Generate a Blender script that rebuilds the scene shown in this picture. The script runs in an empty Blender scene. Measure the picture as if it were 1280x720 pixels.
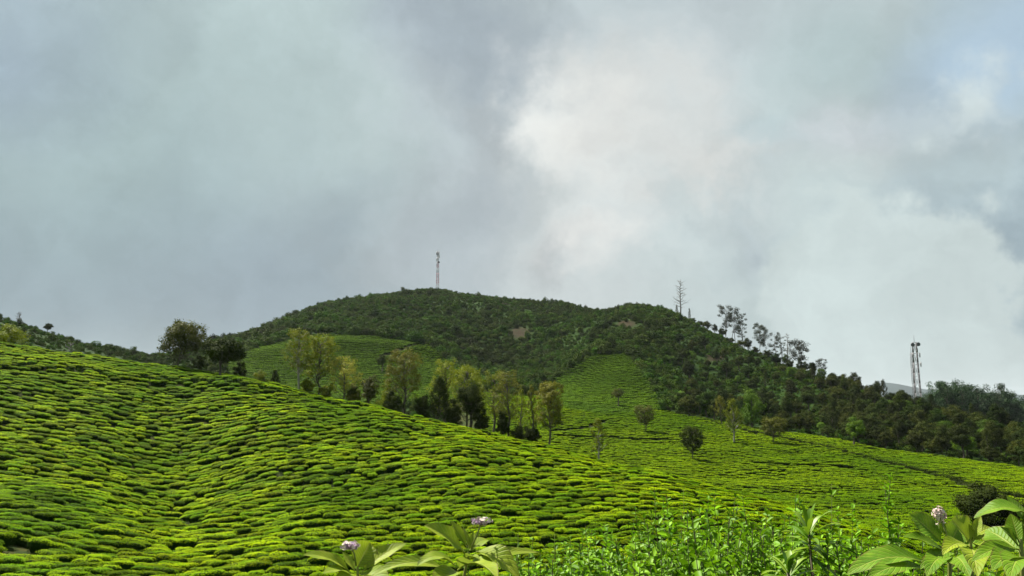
import bpy, math, random
import numpy as np
from mathutils import Vector, Matrix

R = math.radians
rng = np.random.default_rng(7)
random.seed(7)
scene = bpy.context.scene
COL = scene.collection

# ------------------------------------------------------------------ camera, sky, sun, exposure
F = 985.0                       # focal length in pixels of the 1280 px wide photograph
HORIZON = 500.0
PITCH = math.atan((HORIZON - 360.0) / F)
cam_d = bpy.data.cameras.new('camera')
cam_d.sensor_width = 36.0
cam_d.lens = 36.0 * F / 1280.0
cam_d.clip_start = 0.05
cam_d.clip_end = 30000
cam = bpy.data.objects.new('camera', cam_d)
COL.objects.link(cam)
cam.location = (0, 0, 0)
cam.rotation_euler = (R(90) + PITCH, 0, 0)
scene.camera = cam

SUN_AZ, SUN_EL = R(-48), R(56)      # azimuth from the view direction, to the left and a little beyond
sun_dir = Vector((math.sin(SUN_AZ) * math.cos(SUN_EL), math.cos(SUN_AZ) * math.cos(SUN_EL), math.sin(SUN_EL)))
sd = bpy.data.lights.new('sun', 'SUN')
sd.energy = 5.0
sd.angle = R(0.8)
sd.color = (1.0, 0.94, 0.82)
sun = bpy.data.objects.new('sun', sd)
COL.objects.link(sun)
sun.rotation_euler = (-sun_dir).to_track_quat('-Z', 'Y').to_euler()

scene.view_settings.view_transform = 'Standard'
scene.view_settings.look = 'None'
scene.view_settings.exposure = 1.35
scene.view_settings.gamma = 1.0
scene.view_settings.use_curve_mapping = False
scene.render.engine = 'CYCLES'
scene.cycles.use_denoising = True
scene.cycles.max_bounces = 6
scene.cycles.diffuse_bounces = 3
scene.cycles.transmission_bounces = 4
scene.cycles.transparent_max_bounces = 6
scene.cycles.volume_bounces = 0


def srgb(r, g, b):
    f = lambda c: (c / 255) / 12.92 if c / 255 <= 0.04045 else ((c / 255 + 0.055) / 1.055) ** 2.4
    return (f(r), f(g), f(b), 1.0)


def px_dir(x, y):
    """unit-forward direction of a photograph pixel"""
    u, v = (x - 640) / F, (360 - y) / F
    c, s = math.cos(PITCH), math.sin(PITCH)
    return np.array([u, c - s * v, s + c * v])


def px_az(x, y=None):
    d = px_dir(x, HORIZON if y is None else y)
    return math.atan2(d[0], d[1])


def px_z(x, y, r):
    """height of the point seen at pixel (x, y) when it stands r metres away"""
    d = px_dir(x, y)
    return r * d[2] / math.hypot(d[0], d[1])


def to_px(X, Y, Z):
    c, s = math.cos(PITCH), math.sin(PITCH)
    fw = Y * c + Z * s
    up = -Y * s + Z * c
    fw = np.where(fw < 0.01, 0.01, fw)
    return 640 + F * X / fw, 360 - F * up / fw


class NT:
    """small helper for writing node trees"""
    def __init__(self, tree):
        self.t = tree
        tree.nodes.clear()

    def n(self, kind, ins=None, **props):
        nd = self.t.nodes.new(kind)
        for k, v in props.items():
            setattr(nd, k, v)
        for k, v in (ins or {}).items():
            self.set(nd.inputs[k], v)
        return nd

    def set(self, sock, v):
        if isinstance(v, bpy.types.NodeSocket):
            self.t.links.new(v, sock)
        elif isinstance(v, bpy.types.Node):
            self.t.links.new(v.outputs[0], sock)
        else:
            sock.default_value = v

    def math(self, op, a, b=0.0, c=None, clamp=False):
        nd = self.n('ShaderNodeMath', {0: a, 1: b}, operation=op, use_clamp=clamp)
        if c is not None:
            self.set(nd.inputs[2], c)
        return nd.outputs[0]

    def mix(self, f, a, b, blend='MIX'):
        nd = self.n('ShaderNodeMix', data_type='RGBA', blend_type=blend)
        self.set(nd.inputs[0], f)
        self.set(nd.inputs[6], a)
        self.set(nd.inputs[7], b)
        return nd.outputs[2]

    def ramp(self, f, lo, hi, smooth=True):
        nd = self.n('ShaderNodeMapRange', {0: f, 1: lo, 2: hi, 3: 0.0, 4: 1.0})
        nd.interpolation_type = 'SMOOTHSTEP' if smooth else 'LINEAR'
        return nd.outputs[0]

    def noise(self, vec, scale, detail=4.0, rough=0.5, dist=0.0):
        return self.n('ShaderNodeTexNoise', {'Vector': vec, 'Scale': scale, 'Detail': detail, 'Roughness': rough, 'Distortion': dist})


# ---- the cloudy sky: Nishita sky almost wholly behind procedural clouds
world = bpy.data.worlds.new('World')
scene.world = world
world.use_nodes = True
w = NT(world.node_tree)
tc = w.n('ShaderNodeTexCoord')
D = tc.outputs['Generated']
sky = w.n('ShaderNodeTexSky', sky_type='NISHITA')
sky.sun_disc = False
sky.sun_elevation = SUN_EL
sky.sun_rotation = SUN_AZ % (2 * math.pi)
bg_sky = w.n('ShaderNodeBackground', {'Color': sky.outputs[0], 'Strength': 0.05})
# domain-warped directions
nw = w.noise(D, 3.2, 5.0, 0.55)
sub = w.n('ShaderNodeVectorMath', {0: nw.outputs['Color'], 1: (0.5, 0.5, 0.5)}, operation='SUBTRACT')
scl = w.n('ShaderNodeVectorMath', {0: sub.outputs[0], 'Scale': 0.24}, operation='SCALE')
warp = w.n('ShaderNodeVectorMath', {0: D, 1: scl.outputs[0]}, operation='ADD')
nw2 = w.noise(D, 9.0, 6.0, 0.6)
sub2 = w.n('ShaderNodeVectorMath', {0: nw2.outputs['Color'], 1: (0.5, 0.5, 0.5)}, operation='SUBTRACT')
scl2 = w.n('ShaderNodeVectorMath', {0: sub2.outputs[0], 'Scale': 0.17}, operation='SCALE')
nw3 = w.noise(D, 26.0, 6.0, 0.62)
sub3 = w.n('ShaderNodeVectorMath', {0: nw3.outputs['Color'], 1: (0.5, 0.5, 0.5)}, operation='SUBTRACT')
scl3 = w.n('ShaderNodeVectorMath', {0: sub3.outputs[0], 'Scale': 0.06}, operation='SCALE')
warp2a = w.n('ShaderNodeVectorMath', {0: warp.outputs[0], 1: scl2.outputs[0]}, operation='ADD')
warp2 = w.n('ShaderNodeVectorMath', {0: warp2a.outputs[0], 1: scl3.outputs[0]}, operation='ADD')


def bank(px, py, rad, inner=0.0, fine=False, tall=1.0):
    """soft mask of a cloud mass around a sky direction"""
    d = px_dir(px, py)
    d = d / np.linalg.norm(d)
    df = w.n('ShaderNodeVectorMath', {0: (warp2 if fine else warp).outputs[0], 1: tuple(d)}, operation='SUBTRACT')
    ms = w.n('ShaderNodeVectorMath', {0: df.outputs[0], 1: (1.0, 1.0, 1.0 / tall)}, operation='MULTIPLY')
    ln = w.n('ShaderNodeVectorMath', {0: ms.outputs[0]}, operation='LENGTH')
    return w.ramp(ln.outputs['Value'], rad / F, inner * rad / F)


n_big = w.noise(warp.outputs[0], 2.2, 6.0, 0.5)
n_mid = w.noise(warp2.outputs[0], 6.0, 7.0, 0.55)
c = w.mix(w.ramp(n_big.outputs[0], 0.3, 0.7), srgb(158, 172, 180), srgb(176, 192, 195))
layers = [  # direction (pixel), radius, colour, strength, inner, fine, tall
    (60, 330, 420, (134, 150, 162), 0.9, 0.1, False, 0.55),
    (330, 360, 330, (140, 154, 165), 0.8, 0.1, False, 0.5),
    (120, 150, 300, (164, 185, 188), 0.7, 0.0, False, 1.0),
    (20, 20, 160, (160, 178, 196), 0.7, 0.0, False, 1.0),
    (840, 250, 450, (202, 209, 212), 0.95, 0.35, True, 0.9),
    (1050, 400, 330, (188, 202, 205), 0.9, 0.3, True, 0.8),
    (850, 20, 300, (186, 197, 204), 0.7, 0.1, False, 0.5),
    (600, 70, 190, (158, 170, 181), 0.85, 0.2, True, 0.65),
    (560, 260, 130, (162, 172, 181), 0.7, 0.1, True, 1.6),
    (960, 170, 150, (176, 190, 196), 0.85, 0.1, True, 0.6),
    (1040, 60, 170, (172, 190, 194), 0.8, 0.1, False, 0.7),
    (770, 140, 170, (225, 226, 226), 0.95, 0.0, True, 0.8),
    (715, 165, 110, (229, 229, 228), 0.8, 0.0, True, 0.8),
    (880, 215, 130, (220, 221, 221), 0.9, 0.0, True, 0.45),
    (745, 295, 100, (220, 220, 220), 0.85, 0.0, True, 0.7),
    (1060, 160, 90, (204, 209, 216), 0.7, 0.0, True, 0.8),
    (940, 320, 100, (182, 194, 203), 0.6, 0.0, True, 1.0),
    (1230, 60, 140, (170, 192, 213), 0.9, 0.1, False, 1.0),
    (1205, 120, 65, (206, 217, 220), 0.85, 0.1, True, 1.0),
    (1300, 330, 210, (155, 172, 183), 0.92, 0.35, True, 0.9),
    (1240, 240, 70, (188, 204, 209), 0.6, 0.1, True, 1.0),
    (1110, 435, 175, (199, 211, 213), 0.95, 0.80, True, 0.95),
    (617, 175, 46, (162, 170, 176), 0.6, 0.0, True, 1.3),
    (700, 320, 62, (174, 180, 185), 0.6, 0.0, True, 1.0),
    (956, 325, 26, (168, 180, 190), 0.8, 0.0, True, 1.5),
]
for (px, py, rad, colr, stren, inner, fine, tall) in layers:
    m = bank(px, py, rad, inner, fine, tall)
    c = w.mix(w.math('MULTIPLY', m, stren), c, srgb(*colr))
bright = w.n('ShaderNodeMapRange', {0: n_mid.outputs[0], 1: 0.25, 2: 0.75, 3: 0.83, 4: 1.15})
c = w.mix(1.0, c, (1.03, 1.045, 1.015, 1.0), 'MULTIPLY')
fin = w.n('ShaderNodeVectorMath', {0: c, 'Scale': bright.outputs[0]}, operation='SCALE')
bg_cl = w.n('ShaderNodeBackground', {'Color': fin.outputs[0], 'Strength': 0.405})
cover = w.ramp(n_big.outputs[0], 0.15, 0.35)
cov2 = w.math('MULTIPLY_ADD', cover, 0.04, 0.95)
mx = w.n('ShaderNodeMixShader', {0: cov2, 1: bg_sky.outputs[0], 2: bg_cl.outputs[0]})
w.n('ShaderNodeOutputWorld', {0: mx.outputs[0]})
world.cycles.sampling_method = 'MANUAL'
world.cycles.sample_map_resolution = 512

# ------------------------------------------------------------------ general helpers


def tag(o, label=None, cat=None, group=None, kind=None):
    for k, v in (('label', label), ('category', cat), ('group', group), ('kind', kind)):
        if v:
            o[k] = v
    return o


def mesh_np(name, verts, quads=None, tris=None, mats=(), mat_idx=None, attrs=None, smooth=False, uv=None):
    me = bpy.data.meshes.new(name)
    verts = np.asarray(verts, dtype=np.float32).reshape(-1, 3)
    nq = 0 if quads is None else len(quads)
    ntr = 0 if tris is None else len(tris)
    me.vertices.add(len(verts))
    me.vertices.foreach_set('co', verts.ravel())
    loops = []
    if nq:
        loops.append(np.asarray(quads, dtype=np.int32).ravel())
    if ntr:
        loops.append(np.asarray(tris, dtype=np.int32).ravel())
    if loops:
        loops = np.concatenate(loops)
        starts = np.concatenate([np.arange(nq) * 4, nq * 4 + np.arange(ntr) * 3]).astype(np.int32)
        me.loops.add(len(loops))
        me.loops.foreach_set('vertex_index', loops)
        me.polygons.add(nq + ntr)
        me.polygons.foreach_set('loop_start', starts)
    for m in mats:
        me.materials.append(m)
    if mat_idx is not None:
        me.polygons.foreach_set('material_index', np.asarray(mat_idx, dtype=np.int32))
    if attrs:
        for k, v in attrs.items():
            a = me.attributes.new(k, 'FLOAT', 'POINT')
            a.data.foreach_set('value', np.asarray(v, dtype=np.float32))
    if uv is not None and loops is not None and len(loops):
        l = me.uv_layers.new(name='UVMap')
        l.data.foreach_set('uv', np.asarray(uv, dtype=np.float32)[loops].ravel())
    me.update(calc_edges=True)
    me.validate()
    if smooth:
        me.polygons.foreach_set('use_smooth', np.ones(nq + ntr, dtype=bool))
    return me


def link(name, data, parent=None, loc=None):
    o = bpy.data.objects.new(name, data)
    COL.objects.link(o)
    if parent is not None:
        o.parent = parent
    if loc is not None:
        o.location = loc
    return o


class MB:
    """collects tubes, boxes and leaves for one mesh"""
    def __init__(self):
        self.v, self.q, self.mi, self.a, self.n = [], [], [], [], 0
        self.uv = []

    def add(self, v, q, m=0, a=0.5, uv=None):
        v = np.asarray(v, float).reshape(-1, 3)
        self.v.append(v)
        self.q.append(np.asarray(q, int) + self.n)
        self.mi.append(np.full(len(q), m))
        self.a.append(np.broadcast_to(np.asarray(a, float), (len(v),)))
        self.uv.append(np.zeros((len(v), 2)) if uv is None else uv)
        self.n += len(v)

    def tube(self, pts, rad, sides=6, m=0, a=0.5, cap=True):
        pts = np.asarray(pts, float)
        k = len(pts)
        rad = np.broadcast_to(np.asarray(rad, float), (k,))
        tg = np.gradient(pts, axis=0)
        tg /= np.linalg.norm(tg, axis=1)[:, None] + 1e-9
        ref = np.array([0.31, 0.93, 0.2]) if abs(tg[0] @ np.array([0.31, 0.93, 0.2])) < 0.85 else np.array([1.0, 0, 0])
        s = np.cross(tg, ref)
        s /= np.linalg.norm(s, axis=1)[:, None] + 1e-9
        b = np.cross(tg, s)
        ang = np.arange(sides) * 2 * math.pi / sides
        ring = (np.cos(ang)[None, :, None] * s[:, None] + np.sin(ang)[None, :, None] * b[:, None]) * rad[:, None, None]
        v = (pts[:, None] + ring).reshape(-1, 3)
        q = []
        for i in range(k - 1):
            for j in range(sides):
                j2 = (j + 1) % sides
                q.append((i * sides + j, i * sides + j2, (i + 1) * sides + j2, (i + 1) * sides + j))
        if cap and sides == 4:
            q += [(0, 3, 2, 1), tuple((k - 1) * sides + j for j in range(4))]
        elif cap and sides == 6:
            o = (k - 1) * 6
            q += [(0, 3, 2, 1), (0, 5, 4, 3), (o, o + 1, o + 2, o + 3), (o, o + 3, o + 4, o + 5)]
        self.add(v, q, m, a)

    def box(self, lo, hi, m=0):
        (x0, y0, z0), (x1, y1, z1) = lo, hi
        v = [(x0, y0, z0), (x1, y0, z0), (x1, y1, z0), (x0, y1, z0), (x0, y0, z1), (x1, y0, z1), (x1, y1, z1), (x0, y1, z1)]
        self.add(v, [(0, 3, 2, 1), (4, 5, 6, 7), (0, 1, 5, 4), (1, 2, 6, 5), (2, 3, 7, 6), (3, 0, 4, 7)], m)

    def cards(self, pos, nrm, along, size, aspect=0.5, m=0, a=None, bend=0.0):
        """diamond leaf cards: pos (base), nrm, along = direction of the blade"""
        pos = np.asarray(pos, float)
        k = len(pos)
        along = along / (np.linalg.norm(along, axis=1)[:, None] + 1e-9)
        side = np.cross(nrm, along)
        side /= np.linalg.norm(side, axis=1)[:, None] + 1e-9
        up = np.cross(along, side)
        size = np.broadcast_to(np.asarray(size, float), (k,))[:, None]
        v = np.empty((k, 4, 3))
        v[:, 0] = pos
        v[:, 1] = pos + along * size * 0.5 + side * size * aspect * 0.5 + up * size * bend
        v[:, 2] = pos + along * size
        v[:, 3] = pos + along * size * 0.5 - side * size * aspect * 0.5 + up * size * bend
        q = np.arange(k * 4).reshape(k, 4)
        if a is None:
            a = rng.random(k)
        self.add(v.reshape(-1, 3), q, m, np.repeat(np.broadcast_to(a, (k,)), 4))

    def mesh(self, name, mats, smooth=False, with_uv=False):
        return mesh_np(name, np.concatenate(self.v), np.concatenate(self.q), None, mats, np.concatenate(self.mi),
                       {'tint': np.concatenate(self.a)}, smooth, np.concatenate(self.uv) if with_uv else None)


def unit(v):
    return v / (np.linalg.norm(v, axis=-1, keepdims=True) + 1e-9)


# ------------------------------------------------------------------ materials


def leaf_mat(name, c0, c1, c2=None, trans=0.3, rough=0.55, patch=None, patch_scale=0.04, tcol=None, inst=0.35, spec=0.10, vr=0.5):
    """leaf colours run from c0 to c1 with the leaf's own tint, shifted per plant towards c2; patch: colour of patches over the field"""
    m = bpy.data.materials.new(name)
    m.use_nodes = True
    t = NT(m.node_tree)
    at = t.n('ShaderNodeAttribute', attribute_name='tint')
    oi = t.n('ShaderNodeObjectInfo')
    col = t.mix(at.outputs['Fac'], c0, c1)
    if c2 is not None:
        col = t.mix(t.math('MULTIPLY', oi.outputs['Random'], inst), col, c2)
    if patch is not None:
        g = t.n('ShaderNodeNewGeometry')
        nz = t.noise(g.outputs['Position'], patch_scale, 5.0, 0.6)
        col = t.mix(t.math('MULTIPLY', t.ramp(nz.outputs[0], 0.42, 0.66), 0.75), col, patch)
    v = t.math('MULTIPLY_ADD', t.math('FRACT', t.math('MULTIPLY', oi.outputs['Random'], 37.7)), vr, 1.0 - vr / 2)
    hs = t.n('ShaderNodeHueSaturation', {'Value': v, 'Color': col})
    pb = t.n('ShaderNodeBsdfPrincipled', {'Base Color': hs.outputs[0], 'Roughness': rough, 'Specular IOR Level': spec})
    out = pb.outputs[0]
    if trans > 0:
        tr = t.n('ShaderNodeBsdfTranslucent', {'Color': t.mix(0.6, hs.outputs[0], tcol) if tcol else hs.outputs[0]})
        out = t.n('ShaderNodeMixShader', {0: trans, 1: out, 2: tr.outputs[0]}).outputs[0]
    t.n('ShaderNodeOutputMaterial', {0: out})
    return m


def plain_mat(name, c0, c1, scale=3.0, rough=0.8, metal=0.0, bump=0.0):
    m = bpy.data.materials.new(name)
    m.use_nodes = True
    t = NT(m.node_tree)
    co = t.n('ShaderNodeTexCoord')
    nz = t.noise(co.outputs['Object'], scale, 6.0, 0.65)
    col = t.mix(t.ramp(nz.outputs[0], 0.3, 0.7), c0, c1)
    pb = t.n('ShaderNodeBsdfPrincipled', {'Base Color': col, 'Roughness': rough, 'Metallic': metal})
    if bump:
        bp = t.n('ShaderNodeBump', {'Strength': bump, 'Height': nz.outputs[0]})
        t.set(pb.inputs['Normal'], bp.outputs[0])
    t.n('ShaderNodeOutputMaterial', {0: pb.outputs[0]})
    return m


C = lambda r, g, b: (r, g, b, 1.0)
M = {}
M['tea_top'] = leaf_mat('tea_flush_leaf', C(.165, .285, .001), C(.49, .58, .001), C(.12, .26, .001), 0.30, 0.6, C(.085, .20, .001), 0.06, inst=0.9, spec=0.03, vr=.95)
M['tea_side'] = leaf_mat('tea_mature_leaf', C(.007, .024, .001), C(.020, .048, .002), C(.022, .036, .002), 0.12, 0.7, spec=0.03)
M['tea_far'] = leaf_mat('tea_field_leaf', C(.13, .24, .001), C(.29, .38, .001), C(.10, .20, .001), 0.28, 0.7, C(.075, .17, .001), 0.03, inst=0.6, spec=0.03)
M['tea_hill'] = leaf_mat('tea_hill_leaf', C(.10, .21, .001), C(.19, .30, .001), C(.085, .185, .001), 0.2, 0.7, C(.075, .165, .001), 0.03, inst=0.6)  # darker green than the near tea: cloud shade is put into this colour
M['scrub'] = leaf_mat('scrub_leaf', C(.008, .040, .002), C(.052, .136, .003), C(.048, .064, .005), 0.12, 0.7, C(.024, .034, .004), 0.03, inst=0.8, spec=.05, vr=0.9)
M['forest'] = leaf_mat('forest_leaf', C(.005, .025, .002), C(.028, .066, .004), C(.034, .040, .006), 0.12, 0.7, C(.040, .042, .010), 0.02, inst=0.8, spec=.05, vr=0.9)
M['forest_light'] = leaf_mat('forest_light_leaf', C(.05, .11, .006), C(.10, .17, .009), None, 0.2, 0.6)
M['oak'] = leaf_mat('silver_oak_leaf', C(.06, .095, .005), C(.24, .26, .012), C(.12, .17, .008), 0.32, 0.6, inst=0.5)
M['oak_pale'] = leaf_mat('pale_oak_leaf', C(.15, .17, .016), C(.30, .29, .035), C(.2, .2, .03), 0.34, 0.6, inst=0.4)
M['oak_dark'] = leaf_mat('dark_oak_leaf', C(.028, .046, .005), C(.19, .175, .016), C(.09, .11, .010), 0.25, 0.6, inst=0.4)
M['forest_olive'] = leaf_mat('forest_olive_leaf', C(.018, .032, .004), C(.058, .066, .008), None, 0.12, 0.7, spec=.05, vr=.7)
M['dark'] = leaf_mat('dark_tree_leaf', C(.010, .022, .003), C(.040, .056, .006), C(.03, .038, .006), 0.15, 0.7, inst=0.4, spec=.04)
M['hedge'] = leaf_mat('hedge_leaf', C(.02, .05, .003), C(.06, .12, .004), None, 0.2, 0.7, spec=.04)
M['olive'] = leaf_mat('olive_tree_leaf', C(.022, .038, .005), C(.10, .105, .012), C(.05, .06, .008), 0.22, 0.6)
M['euc'] = leaf_mat('gum_leaf', C(.022, .036, .022), C(.055, .066, .04), C(.05, .05, .04), 0.15, 0.6, inst=0.5)
M['wood'] = leaf_mat('far_wood_leaf', C(.008, .032, .009), C(.030, .068, .018), C(.02, .042, .014), 0.1, 0.6, inst=0.6)
M['weed'] = leaf_mat('weed_leaf', C(.020, .075, .002), C(.22, .42, .006), C(.09, .24, .005), 0.26, 0.5, inst=0.5, spec=0.12)
M['weed_dark'] = leaf_mat('dark_weed_leaf', C(.012, .05, .002), C(.11, .24, .006), C(.06, .13, .004), 0.22, 0.5, spec=0.12)
M['under'] = leaf_mat('undergrowth_leaf', C(.02, .07, .004), C(.08, .17, .006), None, 0.2, 0.6)
M['grassy'] = leaf_mat('blade_leaf', C(.06, .15, .006), C(.18, .28, .014), None, 0.32, 0.45, spec=0.4)
M['bark'] = plain_mat('bark', C(.035, .028, .02), C(.10, .085, .065), 4.0, 0.9, bump=0.4)
M['bark_pale'] = plain_mat('pale_bark', C(.16, .15, .13), C(.30, .28, .25), 2.0, 0.85)
M['bark_dead'] = plain_mat('dead_wood', C(.10, .095, .09), C(.19, .18, .17), 2.0, 0.9)
M['stem'] = plain_mat('green_stem', C(.13, .17, .03), C(.24, .25, .06), 30.0, 0.6)
M['stem_dark'] = plain_mat('brown_stem', C(.05, .04, .02), C(.12, .10, .05), 30.0, 0.7)
M['red_paint'] = plain_mat('faded_red_paint', C(.24, .05, .06), C(.30, .08, .09), 1.0, 0.6)
M['white_paint'] = plain_mat('white_mast_paint', C(.27, .27, .28), C(.36, .36, .37), 1.0, 0.6)
M['steel'] = plain_mat('galvanised_steel', C(.13, .125, .14), C(.20, .19, .205), 1.0, 0.7, 0.0)
M['dish'] = plain_mat('dark_dish_cover', C(.05, .05, .06), C(.09, .09, .10), 2.0, 0.6)
M['concrete'] = plain_mat('weathered_concrete', C(.10, .095, .085), C(.18, .17, .155), 0.8, 0.9)
M['petal'] = plain_mat('faded_petal', C(.48, .38, .38), C(.70, .62, .50), 90.0, 0.7)
M['petal_purple'] = plain_mat('purple_petal', C(.24, .14, .28), C(.46, .34, .44), 90.0, 0.7)
M['petal_dry'] = plain_mat('dried_flower', C(.25, .14, .12), C(.50, .38, .36), 90.0, 0.8)

# big soft leaves of the foreground plants: pale midrib and side veins from the leaf's own coordinates


def big_leaf_mat(name, c0, c1, rib, under):
    m = bpy.data.materials.new(name)
    m.use_nodes = True
    t = NT(m.node_tree)
    uv = t.n('ShaderNodeUVMap', uv_map='UVMap')
    sp = t.n('ShaderNodeSeparateXYZ', {0: uv.outputs[0]})
    u, v = sp.outputs[0], sp.outputs[1]
    av = t.math('ABSOLUTE', t.math('SUBTRACT', v, 0.5))
    ph = t.math('MULTIPLY', t.math('SUBTRACT', u, t.math('MULTIPLY', av, 0.42)), 2 * math.pi * 11)
    vein = t.math('POWER', t.math('MULTIPLY_ADD', t.math('COSINE', ph), 0.5, 0.5), 10.0)
    mid = t.ramp(av, 0.045, 0.012)
    obj = t.n('ShaderNodeTexCoord')
    nz = t.noise(obj.outputs['Object'], 24.0, 5.0, 0.6)
    nf = t.noise(obj.outputs['Object'], 260.0, 3.0, 0.6)
    oi = t.n('ShaderNodeObjectInfo')
    base = t.mix(t.ramp(nz.outputs[0], 0.3, 0.7), c0, c1)
    base = t.mix(t.math('MULTIPLY', oi.outputs['Random'], 0.4), base, c1)
    base = t.mix(t.math('MULTIPLY', t.ramp(t.noise(obj.outputs['Object'], 55.0, 4.0, 0.6).outputs[0], 0.62, 0.72), 0.45), base, C(.16, .13, .03))
    worn = t.math('MULTIPLY', t.ramp(t.math('ADD', t.math('ADD', av, t.math('MULTIPLY', u, 0.10)), t.math('MULTIPLY', nz.outputs[0], 0.22)), 0.60, 0.68), 0.65)
    base = t.mix(worn, base, C(.14, .09, .03))
    veins = t.math('MAXIMUM', t.math('MULTIPLY', vein, 0.42), t.math('MULTIPLY', mid, 0.8))
    col = t.mix(veins, base, rib)
    geo = t.n('ShaderNodeNewGeometry')
    col = t.mix(t.math('MULTIPLY', geo.outputs['Backfacing'], 0.6), col, under)
    hgt = t.math('ADD', t.math('MULTIPLY', t.math('MAXIMUM', vein, mid), -0.6), t.math('MULTIPLY', nf.outputs[0], 0.35))
    bp = t.n('ShaderNodeBump', {'Strength': 0.7, 'Distance': 0.003, 'Height': hgt})
    pb = t.n('ShaderNodeBsdfPrincipled', {'Base Color': col, 'Roughness': 0.5, 'Specular IOR Level': 0.2, 'Normal': bp.outputs[0]})
    tr = t.n('ShaderNodeBsdfTranslucent', {'Color': t.mix(0.4, col, C(.30, .42, .02))})
    mxs = t.n('ShaderNodeMixShader', {0: 0.3, 1: pb.outputs[0], 2: tr.outputs[0]})
    t.n('ShaderNodeOutputMaterial', {0: mxs.outputs[0]})
    return m


M['big_leaf'] = big_leaf_mat('soft_green_leaf', C(.14, .23, .008), C(.27, .34, .018), C(.32, .35, .07), C(.20, .26, .05))
M['big_leaf_deep'] = big_leaf_mat('deep_green_leaf', C(.07, .17, .006), C(.15, .27, .010), C(.26, .33, .05), C(.15, .23, .04))

# ------------------------------------------------------------------ terrain
# Profiles along lines of sight; every ridge keeps its own distance and height.
KX = np.array([-300, 0, 100, 220, 300, 352, 403, 465, 532, 631, 673, 735, 787, 831, 876, 911, 944, 1000, 1100, 1200, 1400, 1600], float)


def curve(pairs):
    p = np.array(pairs, float)
    return lambda x: np.interp(x, p[:, 0], p[:, 1])


crest_y = curve([(-300, 395), (0, 428), (103, 443), (220, 457), (297, 467), (352, 481), (403, 492), (465, 505), (532, 521), (560, 527), (631, 543), (673, 553), (735, 569), (787, 581), (831, 590), (876, 602), (911, 610), (944, 617), (1000, 634), (1100, 668), (1200, 715), (1400, 800), (1600, 860)])
crest_r = curve([(-300, 132), (0, 130), (220, 124), (350, 112), (532, 99), (690, 88), (800, 81), (900, 75), (1050, 64), (1200, 54), (1400, 44), (1600, 40)])
n1_r = curve([(-300, 40), (700, 41), (1000, 40), (1200, 36), (1400, 32), (1600, 30)])
n1_y = curve([(-300, 745), (0, 742), (160, 740), (230, 748), (320, 742), (700, 745), (900, 748), (1200, 790), (1400, 870), (1600, 920)])
n2_y = curve([(-300, 590), (0, 612), (110, 628), (180, 644), (225, 650), (280, 645), (400, 636), (520, 640), (700, 657), (800, 668), (900, 680), (1000, 695), (1200, 750), (1400, 835), (1600, 890)])
v1_y = curve([(-300, 450), (220, 500), (350, 530), (500, 560), (600, 572), (700, 582), (800, 610), (900, 632), (1000, 650), (1100, 658), (1200, 670), (1280, 676), (1400, 690), (1600, 700)])
v1_r = curve([(-300, 160), (220, 150), (350, 135), (600, 118), (700, 112), (900, 102), (1100, 96), (1280, 90), (1600, 85)])
m2_y = curve([(-300, 440), (0, 455), (220, 475), (400, 490), (600, 494), (700, 500), (800, 514), (860, 523), (940, 538), (1040, 551), (1100, 565), (1200, 578), (1280, 589), (1600, 620)])
m2_r = curve([(-300, 190), (0, 188), (220, 195), (400, 205), (700, 205), (850, 192), (1100, 172), (1280, 160), (1600, 150)])
h1_y = curve([(-300, 400), (0, 420), (100, 437), (200, 452), (300, 436), (340, 427), (400, 419), (470, 421), (540, 433), (580, 455), (620, 472), (690, 474), (745, 447), (785, 444), (830, 470), (880, 495), (940, 512), (1000, 526), (1100, 545), (1200, 560), (1280, 570), (1600, 600)])
h1_r = curve([(-300, 218), (0, 220), (100, 225), (200, 245), (300, 285), (400, 300), (540, 300), (620, 290), (745, 290), (850, 272), (940, 250), (1100, 208), (1280, 186), (1600, 175)])
h2_y = curve([(-300, 350), (-60, 372), (0, 391), (40, 405), (100, 427), (150, 437), (190, 443), (240, 437), (290, 427), (350, 405), (400, 385), (440, 377), (490, 369), (545, 365), (600, 372), (650, 376), (700, 381), (740, 389), (765, 390), (795, 385), (830, 389), (860, 398), (890, 413), (920, 430), (960, 449), (1000, 462), (1040, 475), (1080, 490), (1120, 501), (1160, 512), (1200, 522), (1280, 540), (1600, 580)])
h2_r = curve([(-300, 260), (0, 262), (100, 275), (190, 320), (260, 420), (350, 460), (545, 500), (700, 480), (800, 430), (900, 385), (1000, 335), (1080, 300), (1160, 265), (1280, 225), (1600, 210)])
far_y = curve([(-300, 500), (940, 499), (1000, 493), (1060, 486), (1085, 482), (1110, 478), (1130, 481), (1160, 488), (1230, 491), (1300, 494), (1400, 499), (1600, 500)])

AZ0 = R(47)
az_f = np.linspace(-AZ0, AZ0, 720)
r_nodes = np.concatenate([[0.01], np.geomspace(1.0, 38, 42), np.linspace(39, 130, 130), np.linspace(132, 330, 110), np.linspace(333, 560, 76), np.geomspace(575, 12000, 46)])


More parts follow.
